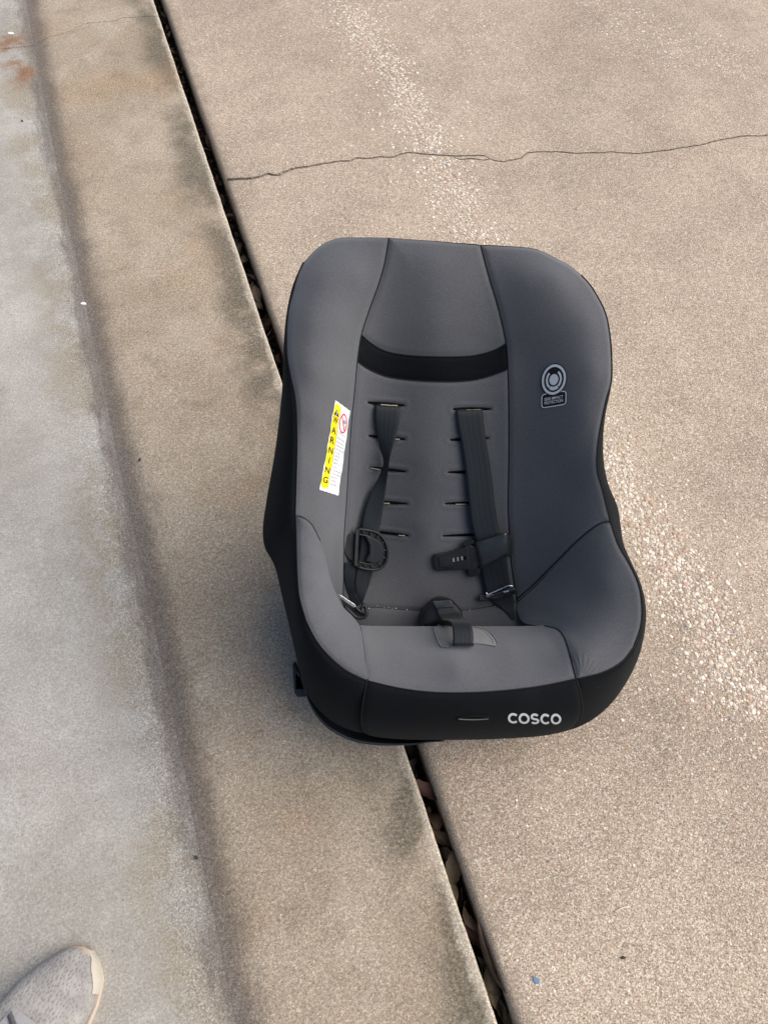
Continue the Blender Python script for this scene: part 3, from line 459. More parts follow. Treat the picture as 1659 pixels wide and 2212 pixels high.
WHITE = flat('label_white', (0.74, 0.76, 0.79), 0.42); YELLOW = flat('label_yellow', (0.80, 0.66, 0.008), 0.45); INK = flat('label_ink', (0.035, 0.035, 0.03), 0.6); FADED = flat('label_faded_ink', (0.32, 0.33, 0.35), 0.6); RED = flat('label_red', (0.62, 0.03, 0.07), 0.5)
SILVER = flat('silver_print', (0.56, 0.58, 0.61), 0.5); PRINT_BLACK = flat('black_print', (0.004, 0.004, 0.006), 0.6)

# ------------------------------------------------------------------ the paving, in a frame along the joint
# local x runs across the joint (right is +), local y along it
JLOC = (JOINT_ORIGIN[0], JOINT_ORIGIN[1], 0.0)
def paving(name, V, Fc, mat, label=None):
    o = mesh(name, V, Fc, mat, smooth=False); o.location = JLOC; o.rotation_euler = (0, 0, JOINT_ANGLE); o['kind'] = 'structure'
    if label: o['label'] = label
    return o
def line_fn(pts, axis=1):
    P = np.array(sorted(pts, key=lambda p: p[axis])); k = P[:, axis]; v = P[:, 1 - axis]
    s0 = (v[min(6, len(v) - 1)] - v[0]) / (k[min(6, len(v) - 1)] - k[0]); s1 = (v[-1] - v[-7]) / (k[-1] - k[-7]) if len(v) > 7 else (v[-1] - v[0]) / (k[-1] - k[0])
    def f(x):
        x = np.asarray(x, float); y = np.interp(x, k, v)
        return y + np.where(x < k[0], (x - k[0]) * s0, 0) + np.where(x > k[-1], (x - k[-1]) * s1, 0)
    return f
def fit_fn(pts, deg=2):
    P = np.array(pts); c = np.polyfit(P[:, 1], P[:, 0], deg); lo, hi = P[:, 1].min(), P[:, 1].max(); d = np.polyder(c)
    def f(x):
        x = np.asarray(x, float); xc = np.clip(x, lo, hi)
        return np.polyval(c, xc) + (x - xc) * np.polyval(d, xc)
    return f
_ph = rng.uniform(0, 6.28, (4, 24)); _fr = rng.uniform(20, 420, (4, 24))
def chip(x, k):                      # small unevenness of a broken or worn edge
    return sum(np.sin(np.asarray(x) * _fr[k][i] + _ph[k][i]) / (1 + _fr[k][i] / 60) for i in range(24)) / 6
gutter_x = fit_fn(GROUND['gutter'], 3); gapl = fit_fn(GROUND['gap_left'], 1); gapr = fit_fn(GROUND['gap_right'], 1)
gap_left_x = lambda p: gapl(p) + 0.0016 * chip(p, 0) - 0.004 * np.clip(chip(p * .7 + 3, 2) - .55, 0, 1); gap_right_x = lambda p: gapr(p) + 0.0018 * chip(p, 1) + 0.003 * np.clip(chip(p * .8, 3) - .5, 0, 1)
crack_y = line_fn(GROUND['crack_drive'], 0); strip_crack_y = line_fn(GROUND['crack_strip'], 0)
def rows_to(lo, hi, fine_lo, fine_hi, step):
    return np.r_[np.linspace(lo, fine_lo, 6)[:-1], np.arange(fine_lo, fine_hi, step), np.linspace(fine_hi, hi, 6)]
def smooth(x): x = np.clip(x, 0, 1); return x * x * (3 - 2 * x)
def two_sided(xfun, zfun, ncol, crack, half, rows_lo, rows_hi, xs_for_crack, wall=0.05):
    """paving cut across by a crack: rows below it, then rows above it"""
    V, Fc = [], []
    c = crack(xs_for_crack); h = half(xs_for_crack)
    for sgn, rows in ((-1, rows_lo), (1, rows_hi)):
        t = (rows - rows[0]) / (rows[-1] - rows[0]); off = len(V); nr = len(rows); block = []
        if sgn < 0: Y = rows[0] + t[:, None] * (c - h - rows[0])[None]
        else: Y = (c + h)[None] + t[:, None] * (rows[-1] - (c + h))[None]
        X = np.stack([xfun(Y[:, j], j) for j in range(ncol)], 1); Zz = zfun(X, Y)
        edge = -1 if sgn < 0 else 0
        Zz[edge, :] -= 0.0008
        block = np.stack([X, Y, Zz], -1)
        w1 = block[edge].copy(); w1[:, 2] -= wall; w1[:, 1] -= sgn * 0.0006
        block = np.concatenate([block, w1[None]], 0) if sgn < 0 else np.concatenate([w1[None], block], 0)
        nr += 1; V += block.reshape(-1, 3).tolist()
        Fc += [(off + i * ncol + j, off + i * ncol + j + 1, off + (i + 1) * ncol + j + 1, off + (i + 1) * ncol + j) for i in range(nr - 1) for j in range(ncol - 1)]
    return np.array(V), Fc

# materials of the paving
def m_driveway():
    M = Mat('exposed_aggregate', 0.9, 0.2)
    big = M.noise(2.2, 4, 0.6); mid = M.noise(11, 5, 0.65)
    base = M.mix(M.remap(big, 0.3, 0.7), (0.300, 0.241, 0.190), (0.398, 0.327, 0.264)); base = M.mix(M.remap(mid, 0.35, 0.75, 0, 0.55), base, (0.235, 0.19, 0.150))
    g1 = M.voro(660, out='Color'); g2 = M.voro(300, out='Color'); sep = M.node('ShaderNodeSeparateColor'); M.put(sep.inputs[0], g1); sep2 = M.node('ShaderNodeSeparateColor'); M.put(sep2.inputs[0], g2)
    grain = M.ramp(sep.outputs[0], [(0.0, (0.14, 0.108, 0.085)), (0.2, (0.24, 0.186, 0.136)), (0.55, (0.375, 0.302, 0.226)), (0.85, (0.55, 0.470, 0.375)), (1.0, (0.74, 0.69, 0.62))])
    c = M.mix(0.62, base, grain)
    c = M.mix(1.0, c, M.ramp(M.noise(1.7, 4, 0.6, vec=M.mapped(loc=(4, 7, 0))), [(0.3, 0.80), (0.5, 0.98), (0.7, 1.10)]), 'MULTIPLY'); c = M.mix(1.0, c, M.ramp(M.noise(6, 4, 0.65, vec=M.mapped(loc=(1, 2, 0))), [(0.3, 0.86), (0.5, 1.0), (0.7, 1.07)]), 'MULTIPLY')
    fleck = M.math('MULTIPLY', M.math('GREATER_THAN', sep2.outputs[1], 0.87), M.math('LESS_THAN', M.voro(300), 0.40)); c = M.mix(M.math('MULTIPLY', fleck, 0.75), c, (0.58, 0.51, 0.44))
    pinks = M.math('GREATER_THAN', sep2.outputs[0], 0.93); c = M.mix(M.math('MULTIPLY', pinks, 0.22), c, (0.40, 0.235, 0.18))
    darks = M.math('MULTIPLY', M.math('GREATER_THAN', sep.outputs[2], 0.955), 0.65); c = M.mix(darks, c, (0.085, 0.068, 0.055))
    edge = M.remap(M.math('ADD', M.axis(0), M.math('MULTIPLY', M.math('SUBTRACT', M.noise(26, 4), 0.5), 0.05)), 0.025, 0.055, 0.5, 0.0); c = M.mix(edge, c, (0.165, 0.135, 0.105))
    M.color(c).bump(M.noise(280, 4, 0.7), 0.36, 0.0014).bump(M.voro(660), 0.28, 0.0008); return M.m
def m_strip():
    M = Mat('sanded_concrete', 0.92, 0.15); x = M.axis(0); y = M.axis(1)
    big = M.noise(4.5, 5, 0.62); mid = M.noise(16, 5, 0.65, dist=0.4)
    c = M.mix(M.remap(big, 0.32, 0.68), (0.280, 0.230, 0.174), (0.352, 0.300, 0.238)); c = M.mix(M.remap(mid, 0.5, 0.72, 0, 0.5), c, (0.195, 0.160, 0.118))
    c = M.mix(M.math('MULTIPLY', M.remap(M.noise(7, 3, vec=M.mapped(loc=(3, 1, 0))), 0.52, 0.7), 0.35), c, (0.33, 0.235, 0.16))
    # mould along the joint, broken up, and a pale worn arris
    xe = M.math('ADD', x, M.math('MULTIPLY', M.math('SUBTRACT', M.noise(5, 4, 0.6), 0.5), 0.09))
    mould = M.math('MULTIPLY', M.remap(xe, -0.10, -0.035), M.remap(M.noise(6.5, 4, 0.6, vec=M.mapped(loc=(1.3, 4.1, 0))), 0.36, 0.56)); mould = M.math('MULTIPLY', mould, M.remap(M.noise(210, 3, .7), 0.25, 0.65, 0.45, 1.0))
    c = M.mix(M.math('MULTIPLY', mould, 0.85), c, (0.085, 0.078, 0.060))
    wear = M.math('MULTIPLY', M.remap(M.math('ADD', x, M.math('MULTIPLY', M.math('SUBTRACT', M.noise(22, 6, .75), .5), 0.036)), -0.017, -0.006), 0.7); c = M.mix(wear, c, (0.43, 0.385, 0.32))
    # orange wash across the strip high up, and by the gutter
    oy = M.math('ABSOLUTE', M.math('SUBTRACT', M.math('ADD', y, M.math('MULTIPLY', M.math('SUBTRACT', M.noise(9, 4), .5), .16)), 1.76)); c = M.mix(M.math('MULTIPLY', M.remap(oy, 0.08, 0.01), 0.30), c, (0.285, 0.185, 0.105))
    c = M.mix(M.math('MULTIPLY', M.math('MULTIPLY', M.remap(x, -0.30, -0.345), M.remap(M.math('ABSOLUTE', M.math('SUBTRACT', y, 2.25)), 0.22, 0.04)), M.remap(M.noise(14, 3), .35, .6)), c, (0.40, 0.265, 0.14))
    # dirt lying in the valley, following its wandering line
    at = M.node('ShaderNodeAttribute', attribute_name='valley'); v = M.math('ADD', at.outputs['Fac'], M.math('MULTIPLY', M.math('SUBTRACT', M.noise(12, 6, .72), .5), 0.04))
    c = M.mix(M.remap(v, 0.047, 0.014, 0, 0.72), c, (0.118, 0.098, 0.079))
    c = M.mix(M.remap(v, 0.026, 0.004, 0, 0.85), c, (0.150, 0.130, 0.117))
    sand = M.node('ShaderNodeSeparateColor'); M.put(sand.inputs[0], M.voro(820, out='Color')); sv = M.ramp(sand.outputs[0], [(0, 0.5), (0.2, 0.82), (0.7, 1.06), (0.9, 1.35), (1, 2.0)]); c = M.mix(0.72, c, sv, 'MULTIPLY')
    fine = M.remap(M.noise(240, 3, 0.7), 0.3, 0.7, 0.74, 1.2); c = M.mix(1.0, c, fine, 'MULTIPLY')
    M.color(c).bump(M.noise(380, 3, .65), 0.30, 0.0010).bump(M.noise(40, 3), 0.2, 0.003); return M.m
def m_pavement():
    M = Mat('trowelled_concrete', 0.88, 0.2); y = M.axis(1)
    big = M.noise(3.4, 6, 0.66, dist=0.3); mid = M.noise(13, 6, 0.7)
    c = M.mix(M.remap(big, 0.3, 0.7), (0.290, 0.274, 0.248), (0.388, 0.374, 0.348)); c = M.mix(M.remap(mid, 0.48, 0.75, 0, 0.6), c, (0.27, 0.252, 0.228)); c = M.mix(M.remap(M.noise(15, 5, .7, vec=M.mapped(loc=(7, 2, 0))), 0.52, 0.72, 0, 0.5), c, (0.44, 0.425, 0.40))
    pur = M.remap(M.noise(2.1, 3, vec=M.mapped(loc=(2, 9, 0))), 0.5, 0.7, 0, 0.22); c = M.mix(pur, c, (0.27, 0.237, 0.222))
    pit = M.math('MULTIPLY', M.math('LESS_THAN', M.voro(85), 0.10), M.remap(M.noise(11, 2), .5, .6)); c = M.mix(M.math('MULTIPLY', pit, .6), c, (0.10, 0.09, 0.08))
    at = M.node('ShaderNodeAttribute', attribute_name='valley'); v0 = at.outputs['Fac']; v = M.math('ADD', v0, M.math('MULTIPLY', M.math('SUBTRACT', M.noise(4.5, 4, .6), .5), 0.15))
    tan = M.math('MULTIPLY', M.remap(v, 0.125, 0.055), M.remap(M.noise(5.2, 4, .65, vec=M.mapped(loc=(5, 5, 0))), 0.43, 0.56)); c = M.mix(M.math('MULTIPLY', tan, .62), c, (0.262, 0.228, 0.172))
    streak = M.noise(9, 5, .7, vec=M.mapped(scale=(6, 0.9, 1))); vd = M.math('ADD', v0, M.math('MULTIPLY', M.math('SUBTRACT', streak, .5), 0.06)); vd = M.math('ADD', vd, M.math('MULTIPLY', M.math('SUBTRACT', M.noise(10, 5, .7), .5), 0.05))
    c = M.mix(M.remap(vd, 0.036, 0.008, 0, 0.78), c, M.mix(M.remap(M.noise(14, 6, .75, vec=M.mapped(scale=(5, .8, 1))), .3, .7), (0.118, 0.100, 0.088), (0.18, 0.157, 0.143)))
    # rust washed out of the crack at the far end
    for (cx, cy, rx, ry, amt) in RUST:
        dx = M.math('DIVIDE', M.math('SUBTRACT', M.axis(0), cx), rx); dy = M.math('DIVIDE', M.math('SUBTRACT', y, cy), ry); r = M.math('SQRT', M.math('ADD', M.math('MULTIPLY', dx, dx), M.math('MULTIPLY', dy, dy))); r = M.math('ADD', r, M.math('MULTIPLY', M.math('SUBTRACT', M.noise(26, 6, .75), .5), 4.0)); c = M.mix(M.remap(r, 1.5, 0.2, 0, amt), c, (0.225, 0.118, 0.068))
    sd = M.node('ShaderNodeSeparateColor'); M.put(sd.inputs[0], M.voro(680, out='Color')); near_v = M.remap(v0, 0.09, 0.03, 0.25, 0.9); c = M.mix(near_v, c, M.ramp(sd.outputs[0], [(0, 0.55), (0.25, 0.86), (0.7, 1.06), (0.92, 1.3), (1, 1.8)]), 'MULTIPLY')
    spk = M.remap(M.noise(320, 4, .85), 0.3, 0.7, 0.70, 1.2); c = M.mix(1, c, spk, 'MULTIPLY')
    M.color(c).bump(M.noise(260, 3, .65), 0.12, 0.001).bump(M.noise(28, 4), 0.2, 0.003); return M.m
ra_, rb2 = np.array(GROUND['rust_a']), np.array(GROUND['rust_b'])
RUST = [(ra_[:2, 0].mean(), ra_[:2, 1].mean(), 0.045, 0.032, 0.85)] + [(p[0], p[1], 0.026, 0.024, 0.7) for p in rb2[1:4]] + [(rb2[4][0], rb2[4][1], .03, .03, .4)]
M_DRIVE, M_STRIP, M_PAVE = m_driveway(), m_strip(), m_pavement()
def m_soil():
    M = Mat('soil', 0.95, 0.1); M.color(M.mix(M.remap(M.noise(60, 5), .35, .65), (0.012, 0.010, 0.008), (0.045, 0.034, 0.026))).bump(M.noise(120, 4), .7, .006); return M.m

# driveway: to the right of the joint, cut by the wandering crack
sx = np.r_[0, 0, .0006, .002, .0042, .007, .010, .014, .02, .028, .036, np.arange(.044, 1.75, .0042), 1.8, 2.2, 3, 5, 9]
crk_q = gapr(1.0) + sx
def half_d(x): return 0.0021 + 0.0028 * np.exp(-np.clip(x, 0, 9) / 0.22) + 0.0030 * np.clip(chip(x * 3.3, 2), 0, 2) * np.exp(-np.clip(x, 0, 5) / 1.2)
def x_drive(Y, j): return gap_right_x(Y) + sx[j] + (0.0015 if j == 0 else 0)
def z_drive(X, Y):
    s = np.broadcast_to(sx[None], X.shape).copy(); r = 0.011
    z = np.where(s < r, -(r - np.sqrt(np.clip(r * r - (r - s) ** 2, 0, None))), 0.0); z = z + np.where(s < .03, 0.0007 * chip(Y, 3), 0); z[:, 0] = -0.085
    return z + 0.0
cyq = lambda q: crack_y(np.clip(q, -.05, None)) + 0.0034 * chip(np.asarray(q) * 1.7, 0) + 0.0022 * chip(np.asarray(q) * 4.1 + 2, 3)
V, Fc = two_sided(x_drive, z_drive, len(sx), cyq, half_d, rows_to(-6, 1.0, -0.15, 1.0, .009)[:-5], rows_to(1.0, 12, 1.0, 2.7, .011)[5:], crk_q)
driveway = paving('driveway', V, Fc, M_DRIVE)
# strip between the joint and the gutter
sq = np.r_[0, np.linspace(0.015, 0.2, 12), np.linspace(0.24, 0.90, 24), .94, .965, .98, .988, .994, .9975, 1.0, 1.0]
def x_strip(Y, j): return gutter_x(Y) + (gap_left_x(Y) - gutter_x(Y)) * sq[j] - (0.001 if j == len(sq) - 1 else 0)
def z_strip(X, Y):
    g = gutter_x(Y); e = gap_left_x(Y); d = X - g
    z = -0.006 * (1 - smooth(d / 0.06)) - 0.0035 * np.clip(1 - (e - X) / 0.004, 0, 1) ** 2 + 0.0006 * np.sin(Y * 9 + X * 13); z[:, -1] = -0.085
    return z
scq = gutter_x(2.2) + (gapl(2.2) - gutter_x(2.2)) * sq
V, Fc = two_sided(x_strip, z_strip, len(sq), lambda q: strip_crack_y(q) + 0.0012 * chip(np.asarray(q) * 3, 1), lambda q: 0.0010 + 0.0005 * np.clip(chip(q * 3, 2), 0, 1), rows_to(-6, 2.2, -0.25, 2.2, .012)[:-5], rows_to(2.2, 12, 2.2, 2.7, .012)[5:], scq)
strip = paving('concrete_strip', V, Fc, M_STRIP)
def valley_attr(o):
    co = np.array([v.co for v in o.data.vertices]); a = o.data.attributes.new('valley', 'FLOAT', 'POINT'); a.data.foreach_set('value', np.abs(co[:, 0] - gutter_x(co[:, 1])).astype(np.float32))
valley_attr(strip)
# smooth grey pavement left of the gutter
pd = np.r_[0, .006, .012, .02, .03, .045, .06, .08, .1, .13, .17, .22, .28, .35, .45, .6, 1, 2, 4, 8]
def x_pave(Y, j): return gutter_x(Y) - pd[j]
def z_pave(X, Y): return -0.006 + 0.0012 * np.sin(X * 21 + Y * 7) * smooth((gutter_x(Y) - X) / .05) + 0.004 * smooth((gutter_x(Y) - X) / .3)
pcq = gutter_x(2.2) - pd
V, Fc = two_sided(x_pave, z_pave, len(pd), lambda q: strip_crack_y(np.clip(q, -.9, 9)) + 0.0012 * chip(np.asarray(q) * 3, 1), lambda q: 0.0011 + 0 * q, rows_to(-6, 2.2, -0.25, 2.2, .02)[:-5], rows_to(2.2, 12, 2.2, 2.7, .02)[5:], pcq)
pave = paving('pavement', V, Fc, M_PAVE); valley_attr(pave)
g = mesh('ground', [(-60, -60, -.088), (60, -60, -.088), (60, 60, -.088), (-60, 60, -.088)], [(0, 1, 2, 3)], m_soil(), smooth=False); g['kind'] = 'structure'

# stones standing proud of the driveway
STONES = [flat('stone_cream', (0.52, 0.445, 0.36), .7), flat('stone_white', (0.67, 0.61, 0.53), .65), flat('stone_tan', (0.38, 0.285, 0.205), .75), flat('stone_pink', (0.47, 0.32, 0.26), .7), flat('stone_grey', (0.30, 0.27, 0.25), .7)]
STONE_P = [.42, .26, .18, .08, .06]
def stone_geo(r, rr):
    n = 7; ang = np.sort(rr.uniform(0, 2 * math.pi, n)) * .35 + np.arange(n) / n * 2 * math.pi * .65 + rr.uniform(0, 6)
    el = rr.uniform(.6, 1.0); rad = r * rr.uniform(.78, 1.15, n); V = []
    for k, (f, z) in enumerate(((1.0, -.25), (.86, .08), (.5, .15))):
        for a, q in zip(ang, rad): V.append((q * f * math.cos(a), q * f * math.sin(a) * el, r * z))
    V.append((0, 0, r * .17)); V = np.array(V); t = rr.uniform(0, 6.28); c, s = math.cos(t), math.sin(t); V[:, :2] = V[:, :2] @ np.array([[c, s], [-s, c]])
    Fc = [(k * n + i, k * n + (i + 1) % n, (k + 1) * n + (i + 1) % n, (k + 1) * n + i) for k in range(2) for i in range(n)] + [(2 * n + i, 2 * n + (i + 1) % n, 3 * n) for i in range(n)]
    return V, Fc
pts = []
band = catmull(GROUND['pebble_band'], n=500)
for i in range(11000):
    c = band[rng.integers(0, 500)]
    if c[1] > .9 and rng.random() < .30: continue
    off = rng.normal(0, .030) if rng.random() < .75 else rng.normal(0, .065)
    pts.append((c[0] + off, c[1] + rng.normal(0, .04), min(.0062, .0017 + abs(rng.normal(0, .0015)))))
bandf = catmull(GROUND['pebble_band_far'], n=200)
for i in range(1400):
    c = bandf[rng.integers(0, 200)]; pts.append((c[0] + rng.normal(0, .06), c[1] + rng.normal(0, .06), .0018 + abs(rng.normal(0, .0009))))
for i in range(15000):
    y_ = -.4 + 3.0 * rng.random() ** 1.4; pts.append((rng.uniform(.03, 1.7), y_, .0011 + abs(rng.normal(0, .0007))))
for (cx, cy) in ((.55, 1.9), (.75, 1.72), (.62, 2.1), (.9, .25), (.8, -.05)):
    for i in range(350): pts.append((cx + rng.normal(0, .09), cy + rng.normal(0, .09), .0018 + abs(rng.normal(0, .0009))))
pts = [p for p in pts if p[0] > gapr(p[1]) + .016 and abs(p[1] - float(cyq(p[0]))) > .005 + p[2]]
pts.sort(key=lambda p: -p[2])
# the largest ones singly, sharing a few meshes
protos = []
for k in range(20):
    V, Fc = stone_geo(1.0, rng); me = bpy.data.meshes.new('pebble'); me.from_pydata([tuple(v) for v in V], [], Fc); me.polygons.foreach_set('use_smooth', [True] * len(me.polygons)); me.materials.append(STONES[k % 5]); protos.append(me)
for p in pts[:290]:
    o = bpy.data.objects.new('pebble', protos[int(rng.choice(5, p=STONE_P)) + 5 * int(rng.integers(0, 4))]); COL.objects.link(o); o.parent = driveway; o.location = (p[0], p[1], 0.0); o.scale = (p[2],) * 3; o.rotation_euler = (0, 0, rng.uniform(0, 6.28))
Vs, Fs, fm = [], [], []
for p in pts[290:]:
    V, Fc = stone_geo(p[2], rng); off = len(Vs); Vs += [(v[0] + p[0], v[1] + p[1], v[2]) for v in V]; Fs += [tuple(i + off for i in f) for f in Fc]; fm += [int(rng.choice(5, p=STONE_P))] * len(Fc)
agg = mesh('aggregate_stones', Vs, Fs, None, driveway, mats=STONES, fm=fm); agg['kind'] = 'stuff'
# the short second line beside the crack
br_ = catmull([(x, y, 0) for x, y in GROUND['crack_branch']], n=40); w_ = 0.0006 + 0.0007 * np.abs(np.sin(np.arange(40) * 1.7))
jag = 0.0016 * chip(br_[:, 0] * 5, 2); br_[:, 1] += jag
V = np.vstack([np.c_[br_[:, 0], br_[:, 1] - w_, np.full(40, .0006)], np.c_[br_[:, 0], br_[:, 1] + w_, np.full(40, .0006)]])
mesh('hairline_crack', V, [(i, i + 1, 41 + i, 40 + i) for i in range(39)], DARK, driveway)

# ------------------------------------------------------------------ dry leaves in the joint
def leaf_mat(name, a, b):
    M = Mat(name, 0.6, 0.3); M.color(M.mix(M.remap(M.noise(38, 4), .35, .68), a, b)); M.bump(M.noise(150, 3), .4, .001); return M.m
LEAF = [leaf_mat('leaf_brown', (0.050, 0.030, 0.019), (0.095, 0.062, 0.042)), leaf_mat('leaf_dark', (0.016, 0.012, 0.010), (0.04, 0.028, 0.022)), leaf_mat('leaf_tan', (0.060, 0.043, 0.028), (0.115, 0.086, 0.060)), leaf_mat('leaf_red', (0.055, 0.024, 0.018), (0.09, 0.05, 0.038)), leaf_mat('leaf_olive', (0.034, 0.024, 0.012), (0.06, 0.042, 0.02))]
def leaf_geo(L, Wd, curl, cup, twist):
    nl, nw = 15, 7; V = []
    for i in range(nl):
        t = i / (nl - 1); hw = Wd * .5 * (math.sin(math.pi * min(1, t * .97 + .015)) ** 1.05) * (1 - .2 * t) * (1 + .10 * math.sin(t * 31 + L * 900)); th = curl * (t - .5)
        cx, cz = (math.sin(th) / curl * L if abs(curl) > .01 else (t - .5) * L), ((1 - math.cos(th)) / curl * L if abs(curl) > .01 else 0)
        for j in range(nw):
            s = j / (nw - 1) * 2 - 1; tw = twist * (t - .5); y = hw * s; z = cup * hw * s * s - .0006 * (1 - abs(s)) + .04 * hw * math.sin(t * 17 + s * 3)
            y, z = y * math.cos(tw) - z * math.sin(tw), y * math.sin(tw) + z * math.cos(tw); V.append((cx - z * math.sin(th) * .6, y, cz + z))
    return V, grid_faces(nl, nw)
KIND = ('mid brown', 'very dark brown', 'light brown', 'reddish brown', 'dark olive brown')
def plain(m, p): return '%s dry leaf lying %s' % (KIND[m], 'in the dark joint beyond the car seat' if p > .5 else 'in the dark joint in front of the car seat')
def leaf(q, p, z, rz, L, Wd, curl, cup, twist, rx, ry, m, label):
    V, Fc = leaf_geo(L, Wd, curl, cup, twist); o = mesh('leaf', V, Fc, LEAF[m])
    c, s = math.cos(JOINT_ANGLE), math.sin(JOINT_ANGLE)
    o.location = (JLOC[0] + q * c - p * s, JLOC[1] + q * s + p * c, z); o.rotation_euler = (rx, ry, rz + JOINT_ANGLE)
    return tag(o, label or plain(m, p), 'leaf', 'dry leaves in the joint between the slabs')
LV = GROUND['leaves']
near_lv = LV[14:]; far_lv = LV[:14]
for i, (q, p) in enumerate(far_lv):
    leaf(gapl(p) + .011 + rng.normal(0, .003), p, -.036 + rng.normal(0, .006), R(90) + rng.normal(0, .6), rng.uniform(.03, .05), rng.uniform(.014, .022), rng.uniform(-1.6, 1.6), rng.uniform(-.5, .9), rng.normal(0, .5), rng.normal(0, .7), rng.normal(0, .4), [0, 2, 0, 3, 1][i % 5], None)
special = {1: 'reddish brown curled leaf in the joint just in front of the car seat', 5: 'broad dark brown leaf filling the joint halfway between the seat and the bottom', 10: 'big curled brown leaf arching in the joint near the bottom edge', 12: 'dull yellowish leaf tucked under the big curled one in the joint'}
for i, (q, p) in enumerate(near_lv):
    big = i in special
    kw = dict(L=rng.uniform(.04, .06), Wd=rng.uniform(.016, .024), curl=rng.uniform(-2.6, 2.8), cup=rng.uniform(-.4, 1.4), twist=rng.normal(0, 1.0), rx=rng.normal(0, .9), ry=rng.normal(0, .45)); m = [1, 3, 0, 0, 2, 4, 2, 0, 0, 3, 0, 2, 4, 1, 2][i % 15]
    z = -.033 + rng.normal(0, .005); rz = R(90) + rng.normal(0, .45)
    if i == 1: kw.update(L=.075, Wd=.026, curl=.8, cup=.7, twist=.5, rx=.5, ry=0); z = -.022
    if i == 5: kw.update(L=.05, Wd=.024, curl=-.9, cup=.3, twist=.2, rx=-.1, ry=-.2); z = -.02; rz = R(72)
    if i == 10: kw.update(L=.10, Wd=.022, curl=1.0, cup=.9, twist=.2, rx=1.05, ry=0); z = -.012; rz = R(95)
    if i == 12: kw.update(L=.05, Wd=.022, curl=.5, cup=.5, twist=0, rx=.2, ry=0); z = -.02
    leaf(min(max(q, gapl(p) + .006), gapr(p) - .008), p, z, rz, m=m, label=special.get(i), **kw)
for i in range(58):
    p = -.35 + i * .048 + rng.normal(0, .012) if i < 26 else rng.uniform(.9, 2.6)
    leaf(gapl(p) + .013 + rng.normal(0, .004), p, -.046 + rng.normal(0, .008), R(90) + rng.normal(0, .9), rng.uniform(.028, .055), rng.uniform(.012, .02), rng.uniform(-3, 3), rng.uniform(-.5, 1.4), rng.normal(0, 1.1), rng.normal(0, .9), rng.normal(0, .5), [1, 0, 1, 3, 1, 2, 0][i % 7], None)

V, Fc = [], []
for i in range(2600):
    p = rng.uniform(-.45, 2.6); q = float(gapl(p)) + rng.uniform(.001, .021); z = -.066 + abs(rng.normal(0, .010)); r = abs(rng.normal(.0016, .0012)) + .0006; o = len(V); d = rng.normal(0, 1, (5, 3)) * r * np.array([1, 1.6, .7])
    V += [(q + x, p + y, z + w) for x, y, w in d]; Fc += [(o, o + 1, o + 2), (o, o + 2, o + 3), (o + 1, o + 3, o + 4), (o, o + 3, o + 1)]
gr = mesh('debris', V, Fc, LEAF[1], smooth=False); gr.location = JLOC; gr.rotation_euler = (0, 0, JOINT_ANGLE); tag(gr, 'dark crumbled leaf litter and grit lying at the bottom of the joint', 'debris', kind='stuff')
# ------------------------------------------------------------------ small litter on the paving
def jpos(q, p, z=0): c, s = math.cos(JOINT_ANGLE), math.sin(JOINT_ANGLE); return (JLOC[0] + q * c - p * s, JLOC[1] + q * s + p * c, z)
def flake(name, q, p, z, r, mat, label, cat, el=.7, hgt=.0006):
    n = 9; a = np.arange(n) / n * 2 * math.pi; rad = r * rng.uniform(.7, 1.2, n)
    V = [(x * math.cos(t), x * math.sin(t) * el, -.001) for x, t in zip(rad, a)] + [(x * .9 * math.cos(t), x * .9 * math.sin(t) * el, hgt) for x, t in zip(rad, a)] + [(0, 0, hgt * 1.3)]
    Fc = [(i, (i + 1) % n, n + (i + 1) % n, n + i) for i in range(n)] + [(n + i, n + (i + 1) % n, 2 * n) for i in range(n)]
    o = mesh(name, V, Fc, mat, smooth=False); o.location = jpos(q, p, z); o.rotation_euler = (0, 0, rng.uniform(0, 3)); return tag(o, label, cat)
CHIP = flat('white_chip', (0.80, 0.78, 0.75), .6); BLUE = flat('blue_paint', (0.12, 0.20, 0.32), .6); BIT = flat('dark_crumb', (0.05, 0.042, 0.038), .8)
fk = GROUND['flakes']
flake('paint_flake', *fk[0], -.0055, .0105, CHIP, 'larger white paint flake on the grey pavement near the rust stain', 'paint flake', .5)
flake('paint_flake', *fk[1], -.0055, .006, CHIP, 'small white chip in the gutter beside the sanded concrete strip', 'paint flake')
flake('paint_flake', *GROUND['blue'][0], .0006, .0052, BLUE, 'blue fleck on the driveway near the bottom of the joint', 'paint flake', .75)
for (q, p), l in zip(GROUND['dark_bits'], ('dark round speck on the driveway, right of the blue fleck', None, None, 'dark crumb lying in the gutter, right of the shoe', None, None, 'small black crumb on the sanded strip beside the gutter', 'dark speck on the pale pavement below the rust stain')):
    if l: flake('crumb', q, p, -.0045 if q < gutter_x(p) + .02 else .0005, .0032, BIT, l, 'crumb', .6, .002)
tw0, tw1 = [np.array(jpos(q, p, .002)) for q, p in GROUND['twig']]
V, Fc = tube_geo(catmull([tw0, tw0 * .6 + tw1 * .4 + np.array([0, .0015, .001]), tw1], n=14), .0013, 6, taper=np.linspace(.5, 1.2, 14))
tag(mesh('twig', V, Fc, flat('straw', (0.60, 0.54, 0.42), .8)), 'short pale straw lying on the driveway right of the joint', 'twig')

